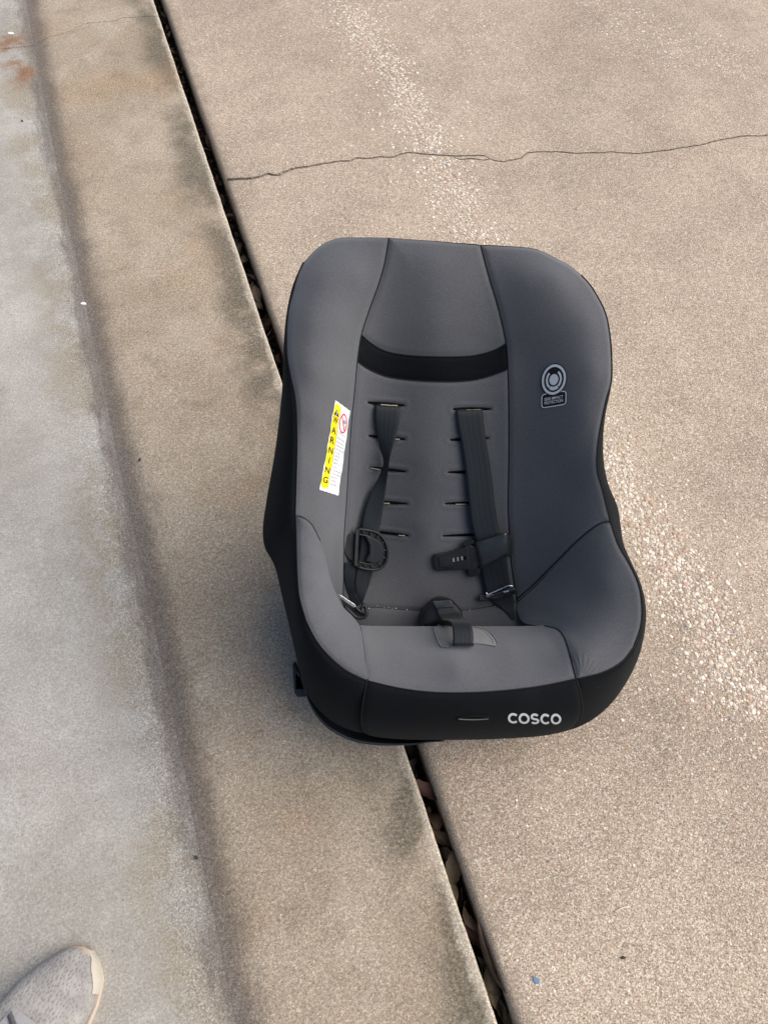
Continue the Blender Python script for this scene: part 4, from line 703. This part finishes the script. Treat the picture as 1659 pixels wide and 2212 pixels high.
# ------------------------------------------------------------------ the car seat
seat = tag(empty('car_seat', (0, 0, 0)), 'grey and black child car seat with harness straps standing across the slab joint', 'car seat')
PG = panel_geometry()
mats = {'headrest_band': BLACK, 'side_cover': BLACK, 'side_cover.001': BLACK, 'front_panel': BLACK, 'top_cover': BLACK}
bV, bF = [], []
PANEL = {}
for nm, (V, Fc, shp) in PG.items():
    PANEL[nm] = mesh(nm.split('.')[0], to_world(V), Fc, mats.get(nm, GREY), seat)
    off = len(bV); bV += [Vector(v) for v in V]; bF += [tuple(i + off for i in f) for f in Fc]
for nm, l in (('wing_panel', 'grey padded side wing with the warning label'), ('wing_panel.001', 'grey padded side wing with the round emblem'), ('front_panel', 'black front edge with silver lettering'), ('headrest_band', 'curved black band across the backrest')): PANEL[nm]['label'] = l
bvh = BVHTree.FromPolygons(bV, bF)
def surf(ab, off=0.0):
    out = []
    for a, b in np.asarray(ab, float)[:, :2]:
        loc, *_ = bvh.ray_cast(Vector((a, b, 0.5)), Vector((0, 0, -1)))
        out.append((a, b, (loc.z if loc else 0.0) + off))
    return np.array(out)
# seams: a sunk line of stitching along every join
def seam(P, parent, r=0.0008): tube('seam', P, r, THREAD, parent, n=5)
def on_panel(P, dw=0.0): return np.c_[np.asarray(P)[:, :2], np.asarray(P)[:, 2] - GROOVE + dw]
back_s, bl_s, br_s, cu_s = surfaces()
def lay(P, plate): P = np.asarray(P)[:, :2]; return np.c_[P, plate(P) - GROOVE + .0004]
seam(lay(dense('seam_left')[:-6], back_s), PANEL['wing_panel']); seam(lay(dense('seam_right'), back_s), PANEL['wing_panel.001'])
seam(lay(dense('band_top'), back_s), PANEL['headrest_band']); seam(lay(dense('band_bottom'), back_s), PANEL['headrest_band'])
seam(lay(dense('bight'), back_s), PANEL['back_panel'], .0004); seam(lay(dense('bolster_right_seam'), br_s), PANEL['bolster_panel.001'])
seam(lay(dense('rim_left_wing', 'rim_left_bolster_a'), back_s)[:-16] if False else np.vstack([lay(dense('rim_left_wing'), back_s), lay(dense('rim_left_bolster_a', 'rim_left_bolster_b'), bl_s)[1:]]), PANEL['side_cover'])
seam(lay(dense('rim_front'), cu_s), PANEL['front_panel'])
seam(np.vstack([lay(dense('rim_right_bolster_b', 'rim_right_bolster_a'), br_s), lay(dense('rim_right_wing'), back_s)[1:]]), PANEL['side_cover.001'])
seam(lay(dense('cushion_left')[2:], cu_s), PANEL['seat_cushion']); seam(lay(dense('cushion_right'), cu_s), PANEL['seat_cushion'])
m_, n_ = PG['front_panel'][2]; FV = PG['front_panel'][0].reshape(m_, n_, 3)
seam(FV[:, 0] + np.array([0, 0, .0002]), PANEL['front_panel']); seam(FV[:, -1] + np.array([0, 0, .0002]), PANEL['front_panel'])
m2, n2 = PG['side_cover'][2]
# plastic shell: from the silhouette back and down to the base it stands on
ol = catmull(SEAT['outer_left'], step=.004); lipstart = np.array(SEAT['shell_lip'][0]); cutk = int(np.argmin(((ol[:, :2] - lipstart[:2]) ** 2).sum(1)))
lip = catmull(SEAT['shell_lip'], step=.004); of = catmull(SEAT['outer_front'], step=.004); of = of[of[:, 0] > lip[-1][0] + .01]
loop = np.vstack([ol[:cutk] - [0, 0, .010], lip, of - [0, 0, .012], catmull(SEAT['outer_right'], step=.004)[1:] - [0, 0, .010], catmull(SEAT['outer_top'], step=.004)[1:-1] - [0, 0, .006]])
loop = catmull(np.vstack([loop, loop[:1]]), n=241, sub=1)[:-1]
cen = loop.mean(0); inl = loop.copy(); inl[:, :2] = cen[:2] + (loop[:, :2] - cen[:2]) * .994
Wl = to_world(inl); ang = np.arctan2(loop[:, 1] - cen[1], loop[:, 0] - cen[0])
foot = np.stack([.02 + .155 * np.sign(np.cos(ang)) * np.abs(np.cos(ang)) ** .45, .0 + .17 * np.sign(np.sin(ang)) * np.abs(np.sin(ang)) ** .45, np.full(len(ang), .0)], -1)
rings = [to_world(np.c_[inl[:, :2], inl[:, 2] + .006]), Wl]
for f in (.04, .10, .2, .35, .55, .75, .9, .97, 1.0):
    q = Wl + (foot - Wl) * f; q[:, 2] = Wl[:, 2] + (foot[:, 2] + .004 - Wl[:, 2]) * f ** .9; rings.append(q)
nr = len(loop); V = np.vstack(rings + [foot.mean(0)[None] + [0, 0, .006]]); k = len(rings)
Fc = [(i * nr + j, (i + 1) * nr + j, (i + 1) * nr + (j + 1) % nr, i * nr + (j + 1) % nr) for i in range(k - 1) for j in range(nr)] + [((k - 1) * nr + j, k * nr, (k - 1) * nr + (j + 1) % nr) for j in range(nr)]
shell = mesh('shell', V, Fc, SHELL, seat)
tube('shell_rim', np.c_[lip[:, :2], lip[:, 2] + .002], .0026, SHELL, shell, n=8, taper=np.sin(np.linspace(.25, math.pi - .25, len(lip))))
# latch connector clipped to the side of the shell
lc = solid('latch_connector', 'latch_frame', .012, PLASTIC, seat, bev=.0015); solid('latch_core', 'latch_core', .006, DARK, lc); solid('latch_glint_bit', 'latch_glint', .001, DARK_STEEL, lc, bev=.0003)  # the small dark steel plate is put in for the glint on the latch
# harness slots
def lens(name, p, q, hw, mat, parent, drop):
    p, q = np.array(p), np.array(q); t = np.linspace(0, 1, 16); mid = p[None, :2] + (q - p)[None, :2] * t[:, None]; d = (q - p)[:2] / np.linalg.norm((q - p)[:2]); nn = np.array([-d[1], d[0]]); h = hw * np.sin(math.pi * np.clip(t, .02, .98)) ** .5
    w = p[2] + (q[2] - p[2]) * t - drop
    V = np.vstack([np.c_[mid + nn * h[:, None], w], np.c_[mid - nn * h[:, None], w]])
    return mesh(name, to_world(V), [(i, 16 + i, 17 + i, i + 1) for i in range(15)], mat, parent), mid, nn, h, w
for i, (p, q) in enumerate(zip(PIECES['slots_a'], PIECES['slots_b'])):
    p = (p[0], p[1], float(back_s(np.array([p[:2]]))[0])); q = (q[0], q[1], float(back_s(np.array([q[:2]]))[0]))
    o, mid, nn, h, w = lens('harness_slot', p, q, .0017, DARK, PANEL['back_panel'], .0052)
    up = np.c_[mid + nn * (h * .9)[:, None], w + .0040]; lo = np.c_[mid - nn * (h * .9)[:, None], w + .0042]
    Vt, Ft = tube_geo(to_world(catmull(up, n=24)), .0008, 5); mesh('slot_edge', Vt, Ft, BLACK, PANEL['back_panel'])
    k0, k1 = sorted(rng.choice(24, 2, replace=False)); k1 = max(k1, k0 + 5)
    lo = catmull(lo, n=24)[k0:min(k1, 24)] + rng.normal(0, .0001, (len(range(k0, min(k1, 24))), 3))
    if len(lo) > 3: Vt, Ft = tube_geo(to_world(lo), .0008, 5); mesh('frayed_thread', Vt, Ft, FRAY, PANEL['back_panel'])
fa, fb = [surf([p])[0] for p in PIECES['front_slot']]
ts = np.linspace(0, 1, 20); fm_ = surf(np.array(fa)[None, :2] + (np.array(fb) - np.array(fa))[None, :2] * ts[:, None]); hh = .0028 * np.sin(math.pi * np.clip(ts, .03, .97)) ** .6
mesh('harness_slot', to_world(np.vstack([fm_ + np.c_[0 * hh, hh, hh * .8 + .0006], fm_ + np.c_[0 * hh, -hh, -hh * 1.3 + .0008]])), [(i, 20 + i, 21 + i, i + 1) for i in range(19)], DARK, PANEL['front_panel'])
Vt, Ft = tube_geo(to_world(fm_ + np.c_[0 * hh, -hh * .8, -hh + .0014])[1:-1], .0008, 6); mesh('frayed_thread', Vt, Ft, flat('pale_thread', (.13, .13, .125), .9), PANEL['front_panel'])
Vt, Ft = tube_geo(to_world(fm_ + np.c_[0 * hh, hh * 1.2, hh + .001]), .0012, 6); mesh('slot_edge', Vt, Ft, BLACK, PANEL['front_panel'])
# straps
webbing('harness_strap', 'strap_left', WEB, seat)['label'] = 'harness strap with a twist in it'
webbing('harness_strap', 'strap_right', WEB, seat)['label'] = 'harness strap lying flat'
webbing('hip_strap', 'hip_strap_left', WEB, seat); webbing('hip_strap', 'hip_strap_right', WEB, seat)
webbing('crotch_strap', 'crotch_strap', WEB, seat, th=.002)
# chest clip, half seen from behind
cl_ = solid('chest_clip', 'clip_l_wing', .004, PLASTIC, seat, bev=.0015); cl_['label'] = 'open chest clip half turned over, ribs showing'
ou, inn = catmull(PIECES['clip_l_outer'], n=30), catmull(PIECES['clip_l_inner'], n=30)
V = np.vstack([ou, inn, ou - [0, 0, .005], inn - [0, 0, .005]]); Fc = []
for i in range(29): Fc += [(i, i + 1, 31 + i, 30 + i), (60 + i, 90 + i, 91 + i, 61 + i), (i, 60 + i, 61 + i, i + 1), (30 + i, 31 + i, 91 + i, 90 + i)]
V[:60, 2] -= .003
mesh('clip_loop', to_world(V), Fc, PLASTIC, cl_, smooth=False)
tube('clip_loop_rim', ou, .0021, PLASTIC, cl_, n=7); tube('clip_loop_rim', inn, .0015, PLASTIC, cl_, n=7)
for i in range(2, 29, 3): tube('clip_rib', np.array([ou[i], (ou[i] + inn[i]) / 2, inn[i]]), .0011, PLASTIC, cl_, n=5)
solid('strap_fold', 'clip_l_fold', .006, WEB, cl_, bev=.0025); solid('clip_bar', 'clip_l_bar', .010, PLASTIC, cl_, bev=.001)
# chest clip, tongue half
cr2 = solid('chest_clip', 'clip_r_tongue', .006, PLASTIC, seat, bev=.0018); cr2['label'] = 'open chest clip half with its flat tongue'
webbing('clip_body', 'clip_band', GLOSSY, cr2, th=.006, cols=9, crown=.0012)
solid('clip_hub', 'clip_r_disc', .009, PLASTIC, cr2, bev=.001); solid('clip_lug', 'clip_r_lug', .006, PLASTIC, cr2); solid('clip_tab', 'clip_r_tab', .006, PLASTIC, cr2); solid('clip_pad', 'clip_r_pad', .002, PLASTIC, cr2, bev=.0006)
for i in range(3): solid('clip_tooth', 'clip_r_bar%d' % i, .001, PALE_PLASTIC, cr2, bev=.0003)
solid('clip_notch', 'clip_r_slot', .0006, DARK, cr2, bev=.0001)
sm = solid('strap_slide', 'slide_metal', .004, DARK_STEEL, seat, bev=.0012, smooth=False); solid('slide_block', 'slide_block', .006, PLASTIC, sm); tube('slide_wire', catmull(PIECES['slide_wire'], n=30), .0011, STEEL, sm, n=8); solid('slide_glint_bit', 'slide_glint', .0012, STEEL, sm, bev=.0005)  # bright chrome bit on the dark slide, shaped as its glint
# buckle between the legs
def dome(name, key, h, base, mat, parent):
    P = catmull(np.vstack([PIECES[key], PIECES[key][:1]]), n=61)[:-1]; c = P.mean(0); n = len(P); V = []
    for f, dz in ((1.0, -base), (1.0, -.010), (.97, -.005), (.90, -.0015), (.72, .001), (.4, h * .8), (.12, h)): V += [(c[0] + (x - c[0]) * f, c[1] + (y - c[1]) * f, w + dz) for x, y, w in P]
    V.append((c[0], c[1], c[2] + h)); Fc = [(k * n + i, k * n + (i + 1) % n, (k + 1) * n + (i + 1) % n, (k + 1) * n + i) for k in range(6) for i in range(n)] + [(6 * n + i, 6 * n + (i + 1) % n, 7 * n) for i in range(n)]
    return mesh(name, to_world(V), Fc, mat, parent)
bk = dome('crotch_buckle', 'buckle', .004, .035, PLASTIC, seat)
solid('buckle_button', 'buckle_flap', .004, GLOSSY, bk, bev=.0012)
tp = solid('buckle_tongue', 'tongue_plate', .0025, STEEL, seat, bev=.0006); solid('tongue_body', 'tongue_body', .008, PLASTIC, tp); tube('tongue_loop', catmull(PIECES['tongue_loop'], n=50), .0026, PLASTIC, tp, n=8)
# sewn pad where the crotch strap goes through the cushion
def conform(name, outline, off, mat, parent, rings=(1, .93, .7, .45, .2), lift=None):
    P = np.asarray(outline)[:, :2]; c = P.mean(0); n = len(P); V = []
    for k, f in enumerate(rings): V.append(surf(c + (P - c) * f, off + (lift[k] if lift else 0)))
    V = np.vstack(V + [surf([c], off + (lift[-1] if lift else 0))]); Fc = [(k * n + i, k * n + (i + 1) % n, (k + 1) * n + (i + 1) % n, (k + 1) * n + i) for k in range(len(rings) - 1) for i in range(n)]
    Fc += [((len(rings) - 1) * n + i, (len(rings) - 1) * n + (i + 1) % n, len(rings) * n) for i in range(n)]
    return mesh(name, to_world(V), Fc, mat, parent)
po = np.array(PIECES['pad_patch'])[:, :2]; po = catmull(np.vstack([po, po[:1]]), step=.0025, sub=3)[:-1]
pad = conform('strap_pad', po, .0006, GREY_PAD, PANEL['seat_cushion'], lift=(0, .0022, .003, .003, .003))
st_ = surf(po.mean(0) + (po - po.mean(0)) * .88, .0032); tube('pad_piping', surf(po, .0012), .0011, GREY, pad, n=6, closed=True)
tube('pad_stitching', st_, .0005, GREY_PAD, pad, n=5, closed=True)

lb = catmull(SEAT['bight'], n=200); V, Fc = [], []
for i in range(16):
    p = lb[int(rng.integers(20, 180))] + np.array([rng.normal(0, .002), rng.normal(0, .0012), 0]); q = surf([p], .0006)[0]; r = abs(rng.normal(.0003, .0004)) + .0003; o = len(V)
    V += [q + np.array(d) * r for d in ((1, 0, 0), (0, .8, 0), (-1, 0, 0), (0, -.8, 0), (0, 0, .8))]; Fc += [(o, o + 1, o + 4), (o + 1, o + 2, o + 4), (o + 2, o + 3, o + 4), (o + 3, o, o + 4)]
tag(mesh('crumbs', to_world(np.array(V)), Fc, CHIP, smooth=False), 'tiny pale crumbs along the fold at the back of the seat cushion', 'crumbs', kind='stuff')
# ------------------------------------------------------------------ flat print
def frame(corners, wd, hg):
    TL, TR, BR, BL = [np.array(c)[:2] for c in corners]
    def f(x, y):
        u, v = np.asarray(x) / wd, np.asarray(y) / hg; u, v = u[..., None], v[..., None]
        return (1 - u) * (1 - v) * TL + u * (1 - v) * TR + u * v * BR + (1 - u) * v * BL
    return f
class Print:
    """collects flat shapes laid on the cover a hair above it"""
    def __init__(self, fr): self.fr = fr; self.V = []; self.F = []
    def add(self, xy, faces, off):
        o = len(self.V); xy = np.asarray(xy, float); self.V += surf(self.fr(xy[:, 0], xy[:, 1]), off).tolist(); self.F += [tuple(i + o for i in f) for f in faces]; return self
    def rect(self, x0, y0, x1, y1, off, nx=6, ny=6, wob=0.0):
        X, Y = np.meshgrid(np.linspace(x0, x1, nx), np.linspace(y0, y1, ny))
        if wob:
            k = np.linspace(0, 1, ny); wv = wob * (np.sin(k * 23) + .6 * np.sin(k * 57 + 1)); X[:, 0] += wv; X[:, -1] += wob * (np.sin(k * 19 + 2) + .5 * np.sin(k * 47)); Y[0] += wob * np.sin(np.arange(nx) * 2.1); Y[-1] += wob * 1.6 * np.sin(np.arange(nx) * 2.7)
        return self.add(np.c_[X.ravel(), Y.ravel()], grid_faces(ny, nx), off)
    def stroke(self, P, wd, off, closed=False):
        P = np.asarray(P, float); T = (np.roll(P, -1, 0) - np.roll(P, 1, 0)) if closed else np.gradient(P, axis=0); T /= np.linalg.norm(T, axis=1)[:, None] + 1e-9; Nn = np.c_[-T[:, 1], T[:, 0]] * wd / 2; n = len(P)
        return self.add(np.vstack([P + Nn, P - Nn]), [(i, (i + 1) % n, n + (i + 1) % n, n + i) for i in range(n if closed else n - 1)], off)
    def ring(self, cx, cy, rx0, ry0, rx1, ry1, off, a0=0, a1=360, n=40):
        full = abs(a1 - a0) >= 360; a = np.radians(np.linspace(a0, a1, n, endpoint=not full))
        return self.add(np.vstack([np.c_[cx + rx0 * np.cos(a), cy - ry0 * np.sin(a)], np.c_[cx + rx1 * np.cos(a), cy - ry1 * np.sin(a)]]), [(i, (i + 1) % n, n + (i + 1) % n, n + i) for i in range(n if full else n - 1)], off)
    def disc(self, cx, cy, rx, ry, off, n=36):
        for f0, f1 in ((1, .66), (.66, .33)): self.ring(cx, cy, rx * f0, ry * f0, rx * f1, ry * f1, off, n=n)
        a = np.radians(np.linspace(0, 360, n, endpoint=False)); return self.add(np.vstack([np.c_[cx + rx * .33 * np.cos(a), cy - ry * .33 * np.sin(a)], [[cx, cy]]]), [(i, (i + 1) % n, n) for i in range(n)], off)
    def text(self, s, x, y, h, off, wd=None, bold=0.0, center=False):
        cu = bpy.data.curves.new('lettering', 'FONT'); cu.body = s; cu.size = 1.0; cu.offset = bold; cu.resolution_u = 3; cu.fill_mode = 'BOTH' if False else 'FRONT'
        ob = bpy.data.objects.new('lettering', cu); COL.objects.link(ob); dg = bpy.context.evaluated_depsgraph_get(); me = ob.evaluated_get(dg).to_mesh()
        P = np.array([v.co[:2] for v in me.vertices]); Fc = [tuple(p.vertices) for p in me.polygons]; ob.evaluated_get(dg).to_mesh_clear(); bpy.data.objects.remove(ob); bpy.data.curves.remove(cu)
        if not len(P): return self
        k = h / .69; sx_ = wd / (P[:, 0].max() - P[:, 0].min()) if wd else k; x0 = P[:, 0].min()
        if center: x = x - (P[:, 0].max() - x0) * sx_ / 2
        return self.add(np.c_[x + (P[:, 0] - x0) * sx_, y - P[:, 1] * k], Fc, off)
    def build(self, name, mat, parent): return mesh(name, to_world(np.array(self.V)), self.F, mat, parent, smooth=False)
# silver lettering on the front edge
fr = frame(PIECES['lettering'], 570, 118); pr = Print(fr)
def arc(cx, cy, r, a0, a1, n=26): a = np.radians(np.linspace(a0, a1, n)); return np.c_[cx + r * np.cos(a), cy - r * np.sin(a)]
for cx, kind in ((62, 'C'), (170, 'O'), (281, 'S'), (392, 'C'), (501, 'O')):
    cy = 59
    if kind == 'C': pr.stroke(arc(cx, cy, 44, 42, 318) * [1, 1], 23, .0009)
    elif kind == 'O': pr.stroke(arc(cx, cy, 45, 0, 360, 37)[:-1], 23, .0009, closed=True)
    else:
        up = arc(0, 0, 1, 30, 250, 16); lo_ = arc(0, 0, 1, 70, -150, 16); pr.stroke(np.vstack([up * [33, 23] + [cx, cy - 22], lo_[1:] * [34, 23] + [cx - 1, cy + 22]]), 22, .0009)
pr.build('lettering', SILVER, PANEL['front_panel'])
# round emblem on the right wing
fr = frame(PIECES['emblem_frame'] if 'emblem_frame' in PIECES else PIECES['emblem'], 750, 1330)
em = Print(fr); em.disc(370, 488, 368, 458, .0008, 44)
def rrect(x0, y0, x1, y1, r, n=7):
    P = []
    for cx, cy, a in ((x1 - r, y0 + r, 90), (x1 - r, y1 - r, 0), (x0 + r, y1 - r, -90), (x0 + r, y0 + r, 180)):
        t = np.radians(np.linspace(a, a - 90, n)); P += list(np.c_[cx + r * np.cos(t), cy - r * np.sin(t)])
    return np.array(P)
bx = rrect(8, 832, 748, 1268, 90); em.add(np.vstack([bx, bx * .5 + bx.mean(0) * .5, bx.mean(0)[None]]), [(i, (i + 1) % 28, 28 + (i + 1) % 28, 28 + i) for i in range(28)] + [(28 + i, 28 + (i + 1) % 28, 56) for i in range(28)], .0006)
emb = em.build('emblem', PRINT_BLACK, PANEL['wing_panel.001'])
e2 = Print(fr); e2.ring(370, 488, 342, 428, 280, 356, .0024, n=48); e2.disc(370, 490, 126, 156, .0024)
for a0, a1 in ((128, 232), (-52, 52)): e2.ring(370, 490, 226, 286, 170, 214, .0024, a0, a1, 18)
e2.ring(370, 490, 236, 302, 160, 200, .0024, 236, 304, 12)
b2 = rrect(34, 860, 720, 1242, 78); b2 = b2[np.argsort((np.arange(28) + 14) % 28)] if False else b2
e2.stroke(catmull(np.vstack([b2[:28], b2[:1]]), n=90, sub=2)[:-1], 28, .0013, closed=True)
e2.text('SIDE IMPACT', 108, 1050, 80, .0013, wd=528, bold=.012); e2.text('PROTECTION', 108, 1158, 80, .0013, wd=528, bold=.012); e2.build('emblem_print', SILVER, emb)
e3 = Print(fr); e3.disc(370, 488, 366, 456, .0017, 48); e3.build('emblem_ground', PRINT_BLACK, emb)
# warning label on the left wing: x 0..230 across, y 0..1380 down
fr = frame(PIECES['warning_label'], 230, 1380)
wl = Print(fr).rect(0, 0, 230, 1380, .0013, 12, 60, wob=3.2).build('warning_label', WHITE, PANEL['wing_panel'])
ye = Print(fr); n = 60; k = np.linspace(0, 1, n); x1 = 92 + 3 * np.sin(k * 21); x0 = 9 + 2.5 * np.sin(k * 17 + 1); endc = np.clip(np.minimum(k, 1 - k) / .035, 0, 1) ** .5; mid = (x0 + x1) / 2
ye.add(np.vstack([np.c_[mid + (x0 - mid) * endc, 22 + k * 1318], np.c_[mid, 22 + k * 1318], np.c_[mid + (x1 - mid) * endc, 22 + k * 1318]]), grid_faces(3, n), .0018); ye.build('warning_strip', YELLOW, wl)
ik = Print(fr)
for i, ch in enumerate('WARNING'): ik.text(ch, 51, 318 + i * 155, 92, .0023, wd=(58 if ch != 'I' else 12) if ch != 'W' else 66, bold=.02, center=True)
ik.add([(51, 110), (14, 205), (88, 205)], [(0, 1, 2)], .0023)
ik.stroke(np.linspace((104, 408), (212, 430), 10), 5, .0018); ik.stroke(np.linspace((98, 30), (96, 1330), 60), 2.5, .0019)
ik.build('warning_lettering', INK, wl)
ex = Print(fr); ex.stroke(np.linspace((51, 135), (51, 178), 5), 7, .0027); ex.disc(51, 190, 4.5, 6, .0027, 8); ex.build('warning_mark', WHITE, wl)
sm_ = Print(fr)
for i, s in enumerate(('DO NOT place', 'rear-facing', 'child seat on', 'front seat with', 'air bag.', 'DEATH OR', 'SERIOUS', 'INJURY can', 'occur.', 'The back seat', 'is the safest', 'place for', 'children 12', 'and under.')): sm_.text(s, 110, 520 + i * 56, 34, .0018, wd=min(108, 8.6 * len(s)))
sm_.text('label', 150, 1340, 14, .0018, wd=30) if False else None
sm_.disc(178, 215, 20, 34, .0018, 14); sm_.stroke(np.array([(150, 290), (172, 270), (186, 300), (200, 260)]), 6, .0018); sm_.stroke(np.array([(165, 190), (160, 250), (175, 320)]), 5, .0018); sm_.build('warning_small_print', FADED, wl)
rd = Print(fr); rd.ring(162, 250, 54, 150, 44, 128, .0022, n=40); rd.stroke(np.linspace((130, 150), (192, 352), 14), 11, .0021); rd.build('warning_symbol', RED, wl)

# ------------------------------------------------------------------ the shoe at the lower left
def m_knit():
    M = Mat('shoe_knit', 0.9, 0.15); v = M.voro(320, vec=M.mapped(scale=(.7, 1, .8), rot=(0, 0, .5))); big = M.noise(26, 4, .6)
    holes = M.math('MULTIPLY', M.remap(v, 0.55, 0.2), M.remap(M.noise(14, 3), 0.12, 0.45))
    c = M.mix(M.remap(big, .35, .65), (0.235, 0.226, 0.222), (0.31, 0.30, 0.29)); c = M.mix(M.remap(M.noise(18, 3, vec=M.mapped(loc=(3, 3, 3))), .55, .72, 0, .5), c, (0.185, 0.18, 0.182)); c = M.mix(M.math('MULTIPLY', holes, .42), c, (0.11, 0.102, 0.10))
    M.color(c).bump(v, .5, .0015).bump(M.noise(700, 2), .3, .0004); return M.m
KNIT = m_knit(); SOLE = flat('sole_foam', (0.44, 0.38, 0.315), .7); PEACH = flat('peach_foam', (0.40, 0.30, 0.235), .7); CAPM = flat('toe_rubber', (0.40, 0.375, 0.325), .65); OVER = flat('toe_overlay', (0.27, 0.27, 0.28), .7); LACE = web('lace', (0.075, 0.075, 0.08))
sh_ang = math.atan2(.075, .042)
shoe = tag(empty('sneaker', (SHOE['toe'][0][0], SHOE['toe'][0][1], -.010), sh_ang), 'worn grey knit running shoe with peach and cream sole, toe pointing into view', 'shoe')
# along x: 0 is the toe tip, negative towards the heel
def hw_r(t): return np.interp(t, [0, .006, .02, .045, .075, .11, .16, .22, .27, .285], [.004, .020, .036, .047, .053, .054, .046, .037, .030, .012])     # inner side, to the right in view
def hw_l(t): return np.interp(t, [0, .006, .02, .045, .075, .11, .16, .22, .27, .285], [.004, .016, .030, .043, .053, .056, .048, .036, .030, .012])
def top_h(t): return np.interp(t, [0, .01, .03, .06, .10, .14, .19, .24, .275, .285], [.034, .041, .047, .055, .068, .083, .098, .104, .100, .075])
def loft(name, t, right, left, z0, zt, pw, mat, parent, na=21, cap=True):
    V = []; n = len(t)
    for i in range(n):
        for k in range(na):
            a = math.pi * k / (na - 1); c, s = math.cos(a), math.sin(a); y = (-right[i] if c > 0 else left[i]) * abs(c) ** pw; V.append((-t[i], y, z0[i] + (zt[i] - z0[i]) * s ** pw))
    Fc = [(i * na + k, (i + 1) * na + k, (i + 1) * na + k + 1, i * na + k + 1) for i in range(n - 1) for k in range(na - 1)]
    if cap: Fc += [tuple(range(na)), tuple((n - 1) * na + k for k in range(na - 1, -1, -1))] + [(i * na, i * na + na - 1, (i + 1) * na + na - 1, (i + 1) * na) for i in range(n - 1)]
    return mesh(name, V, Fc, mat, parent)
t_ = np.r_[0, .002, .005, .009, .014, .02, .028, .037, np.linspace(.047, .285, 34)]
ts_ = lambda k: t_
sp = .004 * np.sin(np.clip((.03 - t_) / .03, 0, 1) * 1.57)
loft('upper', t_ - .0022, hw_r(t_) * .995, hw_l(t_) * .995, np.full(len(t_), .018), top_h(t_), .62, KNIT, shoe)
def sole(name, g, z0, z1, mat, parent):
    V = []; n = len(t_)
    for z, f in ((z0, .93), (z0 + .003, .99), ((z0 + z1) / 2, 1.03), (z1 - .002, 1.0), (z1, .96)):
        for sd, fn in ((-1, hw_r), (1, hw_l)):
            for i in (range(n) if sd < 0 else range(n - 1, -1, -1)): V.append((-t_[i] * .985 + .003 * (f - .95) * 10, sd * (fn(t_[i]) * f * g * (1.055 if sd > 0 else 1.03)), z + .010 * max(0, (.05 - t_[i]) / .05) ** 2))
    m = 2 * n; Fc = [(k * m + i, k * m + (i + 1) % m, (k + 1) * m + (i + 1) % m, (k + 1) * m + i) for k in range(4) for i in range(m)] + [tuple(range(m - 1, -1, -1)), tuple(4 * m + i for i in range(m))]
    return mesh(name, V, Fc, mat, parent)
so = sole('sole', .95, 0.0, .016, SOLE, shoe); sole('midsole', .945, .0145, .027, PEACH, so)
# cream rubber bumper wrapped over the inner side of the toe
# tongue, eyestay and laces farther back
tl = np.linspace(.085, .235, 20)
def on_upper(t, yf, lift=0.0):
    hw = hw_r(t) if yf < 0 else hw_l(t); c = min(.9995, abs(yf)); a = math.acos(c ** (1 / .62)); return np.array([-t + .0022, math.copysign(c, yf) * hw * .995, .018 + (float(top_h(t)) - .018) * math.sin(a) ** .62 + lift])
nt, na = 16, 9
V = [on_upper(.0005 + .034 * f ** 1.2, -(.999 - (.999 - (.62 + .30 * f ** .8 + .03 * math.sin(f * 9))) * k / (na - 1)), .0016) + np.array([.0012, -.0022, 0]) * (1 - k / (na - 1)) for f in np.linspace(0, 1, nt) for k in range(na)]
mesh('toe_cap', V, grid_faces(nt, na), CAPM, shoe)
V = [on_upper(t, y, .0022) for t in tl for y in np.linspace(-.34, .34, 9)]; mesh('tongue', V, grid_faces(20, 9), OVER, shoe)
for sd in (-1, 1):
    V = [on_upper(t, sd * (.34 + .17 * k / 4), .003) for t in tl for k in range(5)]; mesh('eyestay', V, grid_faces(20, 5), OVER, shoe)
for i in range(5):
    t0 = .092 + i * .026
    for sd in (-1, 1):
        P = np.array([on_upper(t0 + .020 * f, sd * (-.46 + .92 * f), .0065 + .001 * sd) for f in np.linspace(0, 1, 12)]); d = np.array([.0035, 0, 0]); V = np.vstack([P + d, P - d, P + d * .9 + [0, 0, .0012], P - d * .9 + [0, 0, .0012]])
        Fc = [(24 + j, 25 + j, 37 + j, 36 + j) for j in range(11)] + [(j, 12 + j, 13 + j, j + 1) for j in range(11)] + [(j, j + 1, 25 + j, 24 + j) for j in range(11)] + [(12 + j, 36 + j, 37 + j, 13 + j) for j in range(11)]
        mesh('lace', V, Fc, LACE, shoe, uv=np.stack([np.tile(np.repeat([0, 1], 12), 2), np.tile(np.linspace(0, .08, 12), 4)], -1))
mesh('collar', [(-.205 - .033 * math.cos(a) * (1 + .1 * k), .030 * math.sin(a) * (1 + .1 * k), .100 + (.006 if k else 0)) for k in range(2) for a in np.linspace(0, 2 * math.pi, 25)], grid_faces(2, 25), OVER, shoe)
